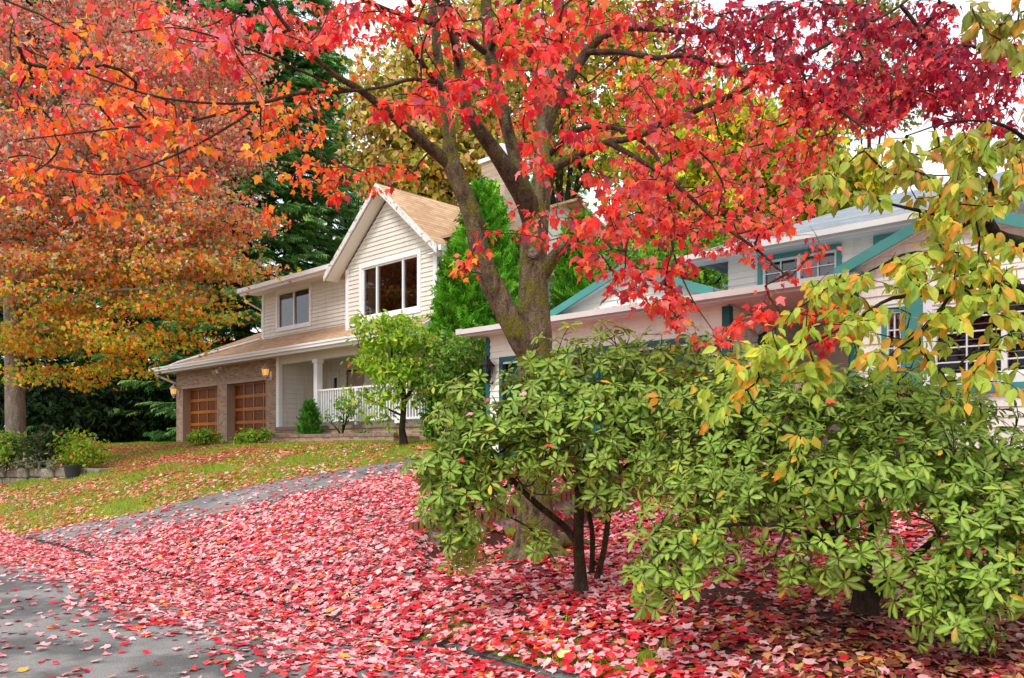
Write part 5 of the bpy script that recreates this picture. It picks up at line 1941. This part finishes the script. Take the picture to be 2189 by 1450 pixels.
def rhododendrons():
    def lobe(x, y, z, rx, ry, rz, w_): return (at(x, y, z), np.array([rx, ry, rz]), w_)
    def st(*pts): return [np.append(at(x, y, z), w_ * z / F / 2) for x, y, z, w_ in pts]
    # left
    b0 = at(1242, 1245, 7.1)
    b0[2] = float(gzb(b0[0], b0[1])) - .03
    Z = 7.1
    g = st((1242, 1262, Z, 34), (1240, 1215, Z, 26), (1236, 1160, Z, 24), (1238, 1090, Z, 22), (1240, 1020, Z, 18), (1230, 940, Z, 12), (1215, 860, Z, 7))
    g0 = [g,
          st((1238, 1165, Z, 16), (1200, 1120, Z, 15), (1150, 1080, 6.9, 14), (1100, 1030, 6.8, 11), (1060, 980, 6.8, 8), (1010, 930, 6.8, 5)),
          st((1265, 1225, Z + .1, 12), (1266, 1140, Z + .1, 11), (1255, 1060, Z + .1, 10), (1290, 960, Z + .2, 7), (1330, 880, Z + .2, 5)),
          st((1276, 1235, Z + .05, 14), (1290, 1180, Z, 13), (1300, 1110, Z, 12), (1310, 1030, Z, 9), (1380, 960, Z, 6)),
          st((1240, 1060, Z, 12), (1180, 960, Z - .2, 9), (1120, 890, Z - .2, 6), (1080, 850, Z - .2, 4)),
          st((1100, 1030, 6.8, 8), (1050, 1060, 6.7, 6), (1000, 1100, 6.6, 4), (990, 1150, 6.6, 3))]
    L = [lobe(1000, 905, 6.8, .32, .4, .3, 6), lobe(970, 1000, 6.7, .28, .35, .2, 3), lobe(975, 1070, 6.6, .28, .35, .24, 4.4), lobe(985, 1150, 6.5, .2, .2, .14, 2.2), lobe(930, 990, 6.6, .2, .3, .2, 1.6), lobe(1060, 1010, 6.6, .3, .3, .16, 2.4), lobe(1150, 880, 6.9, .5, .5, .34, 9), lobe(1090, 960, 6.6, .42, .4, .3, 6), lobe(1280, 800, 7.2, .6, .5, .33, 9),
         lobe(1300, 900, 6.9, .6, .5, .36, 9), lobe(1400, 860, 7.1, .5, .5, .36, 7), lobe(1230, 980, 6.5, .5, .4, .3, 7), lobe(1370, 980, 6.7, .4, .4, .25, 4), lobe(1130, 1165, 6.7, .2, .2, .14, 2.0), lobe(1300, 745, 7.4, .32, .3, .14, 2), lobe(1170, 790, 7.1, .32, .3, .2, 2.5), lobe(1300, 1060, 6.6, .3, .25, .12, 1.2)]
    rhododendron('rhododendron with upright mossy stems in front of the red maple trunk', b0, g0, L, 1200, 401, .094, gaps=[(-.80, -.48, .36, .74)])
    # middle, further back
    Z = 8.0
    b1 = at(1470, 1120, Z)
    b1[2] = float(gzb(b1[0], b1[1])) - .03
    g1 = [[np.append(b1, .05)] + st((1450, 1010, Z, 12), (1440, 940, Z, 10), (1420, 860, Z, 7), (1400, 790, Z, 4)),
          [np.append(b1 + [.05, 0, 0], .05)] + st((1500, 1010, Z, 12), (1530, 930, Z, 10), (1560, 860, Z, 7), (1580, 810, Z, 4)),
          [np.append(b1 + [.1, 0, 0], .045)] + st((1560, 1020, Z, 10), (1640, 930, Z, 8), (1690, 860, Z, 4))]
    L = [lobe(1500, 790, 7.8, .6, .5, .26, 6), lobe(1600, 800, 7.7, .5, .5, .22, 4), lobe(1450, 850, 7.9, .5, .5, .3, 5), lobe(1600, 890, 7.6, .6, .5, .36, 7), lobe(1500, 930, 7.6, .5, .5, .26, 4), lobe(1700, 860, 7.6, .5, .5, .26, 4), lobe(1460, 1000, 7.7, .42, .4, .22, 3), lobe(1560, 1020, 7.4, .4, .4, .22, 3), lobe(1450, 750, 8.0, .3, .3, .14, 1.5)]
    rhododendron('rhododendron at the back against the white house wall', b1, g1, L, 640, 402, .1)
    # right
    Z = 5.75
    b2 = at(1845, 1292, Z)
    b2[2] = float(gzb(b2[0], b2[1])) - .03
    g2 = [st((1848, 1310, Z, 66), (1850, 1280, Z, 54), (1838, 1235, Z, 36), (1800, 1180, 5.7, 26), (1770, 1130, 5.7, 20), (1740, 1060, 5.65, 14), (1700, 980, 5.6, 9), (1670, 910, 5.6, 5)),
          st((1860, 1285, Z, 36), (1890, 1245, 5.7, 24), (1940, 1205, 5.6, 20), (2000, 1150, 5.5, 13), (2060, 1080, 5.4, 9), (2110, 1020, 5.4, 5)),
          st((1846, 1270, Z, 36), (1850, 1220, 5.8, 26), (1862, 1160, 5.85, 20), (1870, 1080, 5.9, 15), (1880, 980, 5.9, 9), (1880, 890, 5.9, 5)),
          st((1800, 1180, 5.7, 16), (1720, 1140, 5.4, 12), (1620, 1120, 5.2, 9), (1520, 1130, 5.1, 7), (1440, 1160, 5.0, 4)),
          st((1940, 1205, 5.6, 14), (2000, 1210, 5.3, 10), (2060, 1230, 5.1, 7), (2090, 1260, 5.0, 4)),
          st((1770, 1130, 5.7, 12), (1680, 1040, 5.9, 9), (1580, 980, 6.1, 6), (1540, 940, 6.2, 4))]
    L = [lobe(1600, 980, 6.1, .45, .4, .3, 6), lobe(1560, 850, 6.4, .42, .4, .2, 5), lobe(1650, 900, 6.1, .4, .4, .2, 4), lobe(1500, 930, 6.4, .35, .4, .25, 4), lobe(1480, 1040, 5.9, .35, .35, .2, 3), lobe(2060, 1330, 4.8, .2, .2, .09, 1.6), lobe(1990, 1260, 4.9, .22, .2, .12, 1.8), lobe(1700, 850, 6.1, .45, .4, .17, 4.5), lobe(1840, 838, 6.1, .45, .4, .15, 4.5), lobe(2000, 875, 6.0, .42, .4, .17, 3.6), lobe(1560, 1080, 5.7, .42, .4, .25, 5), lobe(1440, 1170, 5.1, .26, .3, .2, 3.4), lobe(1400, 1235, 5.0, .17, .2, .12, 1.4), lobe(1520, 1160, 5.2, .3, .3, .16, 2.2), lobe(1750, 940, 5.9, .5, .45, .28, 8), lobe(1900, 900, 6.0, .5, .45, .26, 7),
         lobe(1780, 1040, 5.3, .5, .4, .26, 7), lobe(1920, 1000, 5.4, .48, .4, .28, 7), lobe(2050, 1000, 5.6, .42, .4, .3, 7), lobe(2160, 990, 5.6, .35, .4, .3, 5), lobe(2080, 1120, 5.1, .4, .4, .26, 6), lobe(2190, 1130, 5.0, .35, .4, .26, 4), lobe(2080, 1230, 4.9, .28, .3, .18, 3.6),
         lobe(2150, 1250, 4.9, .26, .3, .16, 2.4), lobe(2040, 1310, 4.8, .18, .2, .1, 1.5), lobe(1720, 1190, 5.2, .3, .3, .14, 2.6), lobe(1830, 1190, 5.1, .28, .25, .13, 2.4), lobe(1650, 1050, 5.4, .34, .3, .2, 3), lobe(2260, 1060, 5.2, .4, .5, .4, 3)]
    rhododendron('broad rhododendron branching low from one dark stump at the right', b2, g2, L, 1850, 403, .088)


rhododendrons()


def clipped_shrub():
    g = [('#6a9630', 3), ('#84ae3e', 2), ('#4e7a28', 2)]
    bush('box_shrub', 'rounded small leaved shrub below the big white window', 'shrub', 1960, 930, 9.0, [(1950, 870, 0, .55, .45, .32, 3), (2020, 890, 0, .4, .4, .3, 2), (1880, 880, 0, .4, .4, .26, 2)], 260, 14, .055, g, 450, OVAL, 'foliage', None, .06, base=at(1960, 930, 9.0))


clipped_shrub()


# ---- the yellowing tree that leans in from the right
def cherry_tree():
    r = np.random.default_rng(61)
    Zc = 5.6
    base = np.array([4.35, 5.9, 0.0])
    base[2] = float(gzb(base[0], base[1])) - .03
    root = empty('cherry_tree', tuple(base), 0, 'tree with yellow green and orange oval leaves leaning in from the right edge', 'tree')
    def st(*pts): return [np.append(at(x, y, z), w_ * z / F / 2) for x, y, z, w_ in pts]
    trunk = [np.append(base, .13), np.append(base + [-.02, 0, .8], .105)] + st((2330, 640, 5.8, 52), (2290, 520, 5.7, 44), (2270, 380, 5.7, 34), (2260, 200, 5.6, 26), (2230, 0, 5.5, 16), (2200, -150, 5.4, 8))
    limbs = [st((2320, 580, 5.8, 34), (2240, 545, 5.65, 30), (2170, 516, 5.6, 28), (2132, 505, 5.55, 25), (2112, 470, 5.5, 20), (2098, 448, 5.5, 15), (2060, 456, 5.45, 13), (2010, 458, 5.4, 11), (1962, 450, 5.3, 8), (1880, 430, 5.2, 5), (1790, 400, 5.1, 3)),
             st((2112, 470, 5.5, 15), (2120, 420, 5.5, 13), (2110, 350, 5.45, 9), (2080, 300, 5.4, 5)),
             st((2325, 660, 5.8, 30), (2240, 632, 5.6, 22), (2189, 618, 5.5, 19), (2116, 605, 5.4, 16), (2039, 620, 5.3, 12), (1960, 632, 5.2, 10), (1900, 640, 5.1, 8), (1820, 690, 5.0, 6), (1700, 750, 4.95, 4), (1560, 800, 4.9, 3), (1480, 820, 4.9, 2)),
             st((2116, 605, 5.4, 10), (2050, 560, 5.3, 8), (1950, 540, 5.2, 6), (1860, 580, 5.1, 4), (1760, 620, 5.0, 3)),
             st((2100, 460, 5.5, 10), (2050, 490, 5.4, 8), (2000, 560, 5.3, 5)),
             st((2280, 450, 5.7, 20), (2220, 330, 5.5, 12), (2150, 270, 5.4, 7), (2040, 260, 5.3, 4), (1940, 290, 5.2, 3)),
             st((2240, 80, 5.5, 14), (2170, 50, 5.3, 9), (2110, 60, 5.2, 5)),
             st((2039, 620, 5.3, 8), (1980, 700, 5.2, 6), (1900, 760, 5.1, 4), (1860, 800, 5.1, 2))]
    sk = []
    Q = smooth_line(trunk, .15)
    link('trunk', tubes_mesh('trunk', [(Q[:, :3] - base, Q[:, 3])], 12), M['bark_dark'], root)
    sk.append(Q[:, :3])
    for l in limbs:
        Q = smooth_line(l, .1)
        link('limb', tubes_mesh('limb', [(Q[:, :3] - base, Q[:, 3])], 8), M['bark_dark'], root)
        sk.append(Q[:, :3])
    yg = [('#a8bc3c', 3.4), ('#bccc4c', 2.6), ('#8aa834', 2.4), ('#eca830', 1.6), ('#ee922c', .9), ('#d8c63e', 1.3)]
    ol = [('#8a8a30', 3), ('#a89a3a', 2), ('#d08a34', 1.2), ('#76802e', 2), ('#c86a44', .6)]
    regs = [([(1740, 350), (1900, 290), (2189, 270), (2189, 440), (1900, 430), (1740, 440)], 4.7, 6.2, 100, ol + yg),
            ([(1960, 430), (2189, 400), (2189, 620), (1960, 600)], 4.8, 6.0, 84, yg),
            ([(1760, 560), (1980, 530), (2189, 560), (2189, 760), (1960, 740), (1800, 720), (1660, 690)], 4.6, 5.8, 120, yg),
            ([(1500, 740), (1680, 690), (1860, 740), (1800, 800), (1600, 850), (1460, 850)], 4.6, 5.3, 34, yg),
            ([(1940, 740), (2189, 740), (2189, 860), (2060, 880), (1960, 830)], 4.6, 5.4, 18, yg),
            ([(1400, 850), (1760, 840), (1760, 1000), (1600, 1010)], 4.6, 5.0, 11, yg),
            ([(1850, 720), (1960, 720), (1960, 800), (1860, 800)], 4.6, 5.4, 7, yg),
            ([(2060, 0), (2189, 0), (2189, 120), (2100, 110)], 4.9, 5.8, 26, ol),
            ([(1880, 300), (2189, 250), (2189, 420), (1960, 420)], 4.9, 6.2, 44, ol + yg),
            ([(2189, -100), (2500, -100), (2600, 900), (2189, 850)], 4.8, 6.6, 80, yg + ol)]
    anchors, pals = [], []
    for poly, z0, z1, n, pal in regs:
        anchors.append(region(poly, z0, z1, n, r))
        pals += [pal] * n
    lines = grow(np.concatenate(sk), np.concatenate(anchors), r, .12, .0024, .42, .04)
    twl = [(P - base, R) for P, R in lines]
    Ps, As, Ns, Ss, Cs = [], [], [], [], []
    for (P, R), pal in zip(lines, pals):
        n = r.integers(5, 10)
        Lc = np.concatenate([[0], np.cumsum(np.linalg.norm(np.diff(P, axis=0), axis=1))])
        u = Lc[-1] - np.minimum(r.exponential(.12, n), min(.4, Lc[-1] * .9))
        q = np.stack([np.interp(u, Lc, P[:, k]) for k in range(3)], 1)
        d = rdir(n, r)
        d[:, 2] *= .3
        d = unit(d)
        A = unit(d * .7 + np.array([0, 0, -1.0]) * r.uniform(.2, 1.3, (n, 1)))
        N = unit(rdir(n, r) * .6 + np.array([0, -.4, .7]))
        Ps.append(q + d * .02)
        As.append(A)
        Ns.append(N)
        Ss.append(.086 * r.normal(1, .22, n).clip(.6, 1.4))
        Cs.append(pick(pal, n, .12, r))
    me = leaf_mesh('crown', CHERRY, np.concatenate(Ps) - base, np.concatenate(As), np.concatenate(Ns), np.concatenate(Ss), np.concatenate(Cs), lin('#c8cc70'), .35)
    link('crown', crown_mesh('crown', me, twl, 5), [M['cherry'], M['bark_dark']], root)


cherry_tree()


# ------------------------------------------------------------------ fallen leaves and grass
def vnoise(X, Y, k, seed):
    r = np.random.default_rng(seed)
    v = np.zeros_like(X)
    for i in range(5):
        a = r.uniform(0, 6.283)
        kk = k * (1.6 ** i) * .6
        v += np.sin((X * math.cos(a) + Y * math.sin(a)) * kk + r.uniform(0, 6.28)) * np.sin((X * -math.sin(a) + Y * math.cos(a)) * kk * 1.13 + r.uniform(0, 6.28)) / (1.35 ** i)
    return v * .45


def fallen_leaves():
    r = np.random.default_rng(17)
    N0 = 760000
    s = r.uniform(-34, 5, N0)
    d = r.uniform(-1.5, 13, N0)
    X, Y = xy(s, d)
    Z = gz(X, Y)
    area = 39 * 14.5 / N0          # m2 per candidate
    # keep what the camera could see, with a margin
    px = CX + F * X / np.maximum(Y, .1)
    py = HY + F * (CZ - Z) / np.maximum(Y, .1)
    vis = (Y > 2.5) & (px > -350) & (px < 2600) & (py < 1900)
    le, re = lut(d, L_EDGE), lut(d, R_EDGE)
    u = (s - le) / (re - le)
    nz = vnoise(X, Y, 1.6, 3)
    nf = vnoise(X, Y, 5.0, 4)
    street = d < KERB
    drive = (~street) & (u > 0) & (u < 1)
    left = (~street) & (u <= 0)
    right = (~street) & (u >= 1)
    den = np.zeros(N0)
    g = KERB - d
    band = .95 + .3 * nz
    den = np.where(street, 560 * (1 - sstep(g, band * .45, band * 1.6)) + 27 + 16 * (nz > .2), den)
    uu = u + .10 * nz + .05 * nf
    dd = np.clip((6.3 - d) / 2.0, 0, 1)
    den = np.where(drive, 48 + 660 * sstep(uu, .17 , .48) + 90 * dd, den)
    den = np.where(left, 115 * (1 + .8 * nz + .5 * nf).clip(.15, 3) + 260 * sstep(-s, 16.0, 20.0) * sstep(d, 6.6, 8.6) + 70 * sstep(-s, 14.5, 17.5) + 110 * (1 - sstep(-u, 0, .1)) + 90 * (1 - sstep(d, 4.6, 6)), den)
    den = np.where(right, 660 * (1 - .45 * sstep(nf + nz * .5, .3, .8) * (d < 5.2)), den)
    # beyond the reach of the maple on the bed right of the stump: fewer, brown
    keep = vis & (r.random(N0) < den * area)
    X, Y, Z, s, d, u, nz = X[keep], Y[keep], Z[keep], s[keep], d[keep], u[keep], nz[keep]
    street, drive, left, right = street[keep], drive[keep], left[keep], right[keep]
    n = len(X)
    print('fallen leaves', n)
    Z = Z + np.where(drive, drive_lift(s, d) + .004, 0) + np.where(right & (d < KERB + .25), .035, 0) + .008 + r.random(n) * np.where(right | (drive & (u > .4)), .04, .015)
    # slope of the ground
    e = .15
    gx = (gz(X + e, Y) - gz(X - e, Y)) / (2 * e)
    gy = (gz(X, Y + e) - gz(X, Y - e)) / (2 * e)
    G = unit(np.stack([-gx.clip(-.6, .6), -gy.clip(-.6, .6), np.ones(n)], 1))
    yaw = r.uniform(0, 6.283, n)
    tilt = r.normal(0, .2, (n, 3))
    flip = np.where(r.random(n) < .5, 1.0, -1.0)
    N = unit(G + tilt)
    A = np.stack([np.cos(yaw), np.sin(yaw), np.zeros(n)], 1)
    A = unit(A - N * (A * N).sum(1, keepdims=True))
    pale = [('#f5b0b3', 3), ('#f8c6c5', 2.3), ('#ef969b', 2.2), ('#e8767e', 1.6)]
    rd = [('#e02838', 2.5), ('#d41c2c', 2), ('#ee4a48', 1.6), ('#b81830', 1)]
    orn = [('#f0803c', 2), ('#eeb04a', 1), ('#f0d488', .6), ('#d86a3a', 1)]
    brn = [('#8a4a34', 2), ('#b06a58', 2), ('#a83a3c', 2), ('#c89a5a', 1.4), ('#7a2a34', 1.4), ('#d8924a', .8)]
    pk = pick(pale, n, .1, r)
    c = pk.copy()
    q = r.random(n)
    red_ = q < .32 + .16 * sstep(X, -2.5, .5) + .06 * nz
    c[red_] = pick(rd, int(red_.sum()), .14, r)
    o_ = (q > .955)
    c[o_] = pick(orn, int(o_.sum()), .12, r)
    lf = left & (r.random(n) < .55)
    c[lf] = pick(orn + [('#e88a70', 3), ('#d8645a', 2), ('#f0a898', 2)], int(lf.sum()), .14, r)
    dark = left & (s < -17.5) & (d > 7) & (r.random(n) < .6)
    c[dark] = pick([('#c85a50', 3), ('#b84440', 2), ('#d8786a', 2)], int(dark.sum()), .14, r)
    # under the right-hand shrub and cherry: browner, mixed with oval leaves
    bx = sstep(X, .9, 2.2) * sstep(6.6 - Y, -.6, .8)
    b_ = right & (r.random(n) < .88 * bx)
    c[b_] = pick(brn, int(b_.sum()), .16, r)
    size = .072 * r.normal(1, .26, n).clip(.55, 1.5)
    near = (Y < 10.5)
    oval = b_ & (r.random(n) < .5)
    P = np.stack([X, Y, Z], 1)
    N = N * flip[:, None]
    curl = r.random(n) < .2
    for nm, sel, tm in (('a', near & ~oval & ~curl, FLAT_MAPLE), ('d', near & ~oval & curl, CURLED), ('b', (~near) & ~oval, FLAT_LOBED), ('c', oval, CHERRY)):
        me = leaf_mesh('fallen_leaves', tm, P[sel] - A[sel] * size[sel][:, None] * .5, A[sel], N[sel], size[sel], c[sel])
        lab = {'d': 'curled red and pink maple leaves lying on top of the leaf carpet', 'a': 'carpet of fallen red and pink maple leaves on street, driveway and bank', 'b': 'scattered fallen leaves on the far lawn and upper driveway', 'c': 'brown and yellow fallen oval leaves under the right shrub'}[nm]
        tag(link('fallen_leaves', me, M['leaf_ground']), lab, 'fallen leaves', kind='stuff')


fallen_leaves()


def grass():
    r = np.random.default_rng(23)
    def blades(s0, s1, d0, d1, n, test, h, pal, nm, lab, seedk):
        s = r.uniform(s0, s1, n)
        d = r.uniform(d0, d1, n)
        X, Y = xy(s, d)
        px = CX + F * X / np.maximum(Y, .1)
        le, re = lut(d, L_EDGE), lut(d, R_EDGE)
        k = test(s, d, le, re, vnoise(X, Y, 2.0, seedk)) & (px > -250) & (px < 2400) & (Y > 2.5)
        X, Y = X[k], Y[k]
        n = len(X)
        P = np.stack([X, Y, gzb(X, Y) - .005], 1)
        A = unit(np.array([0, 0, 1.0]) + r.normal(0, .5, (n, 3)) * [1, 1, .2])
        N = rdir(n, r)
        tv = np.array([(-.07, 0, 0), (.07, 0, 0), (.04, .55, .05), (0, 1, .2), (-.04, .55, .05)])
        me = leaf_mesh(nm, (tv, [[0, 1, 2, 4], [4, 2, 3]], np.zeros(5)), P, A, N, h * r.uniform(.5, 1.4, n), pick(pal, n, .16, r))
        tag(link('grass', me, M['foliage']), lab, 'grass', kind='stuff')
    pal = [('#93ae26', 3), ('#aab832', 2), ('#789420', 2), ('#b8b050', .8), ('#5e7c20', 1)]
    blades(-33, -11.5, 4.3, 13, 90000, lambda s, d, le, re, v: s < le - .02, .075, pal, 'grass', 'short yellow green grass of the sloping lawn', 5)
    blades(-7, 5, 4.25, 6.6, 26000, lambda s, d, le, re, v: (s > -4.2) & (v > .0) & (d < 5.15), .075, pal, 'grass', 'tufts of grass between the leaves on the near bank', 6)


grass()


def roof_leaves():
    r = np.random.default_rng(72)
    spots = []
    B0 = np.array([(377 - CX) / F * 30, 30.0])
    W0 = np.array([(1045 - CX) / F * 16.4, 16.4])
    for O, t0, t1, w0, w1, zf, sl, n in ((B0, 0, 14.5, -.6, .95, 4.46, .5, 36), (W0, 0, 7.3, -.52, .7, 3.945, .19, 60)):
        t, w = r.uniform(t0, t1, n), r.uniform(w0, w1, n) ** 1
        z = zf + sl * (w - w0) + .012
        spots.append(np.stack([O[0] + ET[0] * t + EW[0] * w, O[1] + ET[1] * t + EW[1] * w, z], 1))
    P = np.concatenate(spots)
    n = len(P)
    yaw = r.uniform(0, 6.283, n)
    A = np.stack([np.cos(yaw), np.sin(yaw), 0 * yaw], 1)
    N = unit(np.array([-.15, -.2, 1.0]) + r.normal(0, .15, (n, 3)))
    me = leaf_mesh('roof_leaves', MAPLE, P, A, N, r.uniform(.06, .09, n), pick([('#f0a8a8', 3), ('#d8383a', 2), ('#c07a4a', 2)], n, .1, r))
    tag(link('fallen_leaves', me, M['leaf_ground']), 'odd fallen leaves lying on the lower roofs of both houses', 'fallen leaves', kind='stuff')


roof_leaves()


def caught_leaves():
    r = np.random.default_rng(71)
    P = np.concatenate([t[r.choice(len(t), 24)] for t in RH_TOPS])
    n = len(P)
    yaw = r.uniform(0, 6.283, n)
    A = unit(np.stack([np.cos(yaw), np.sin(yaw), -.2 + 0 * yaw], 1))
    N = unit(np.array([0, -.4, 1.0]) + r.normal(0, .3, (n, 3)))
    me = leaf_mesh('caught_leaves', MAPLE, P, A, N, r.uniform(.06, .09, n), pick([('#f4b4b4', 3), ('#d8283a', 2), ('#e0564c', 1)], n, .1, r))
    tag(link('fallen_leaves', me, M['leaf_ground']), 'odd red and pink maple leaves caught on top of the rhododendrons', 'fallen leaves', kind='stuff')


caught_leaves()
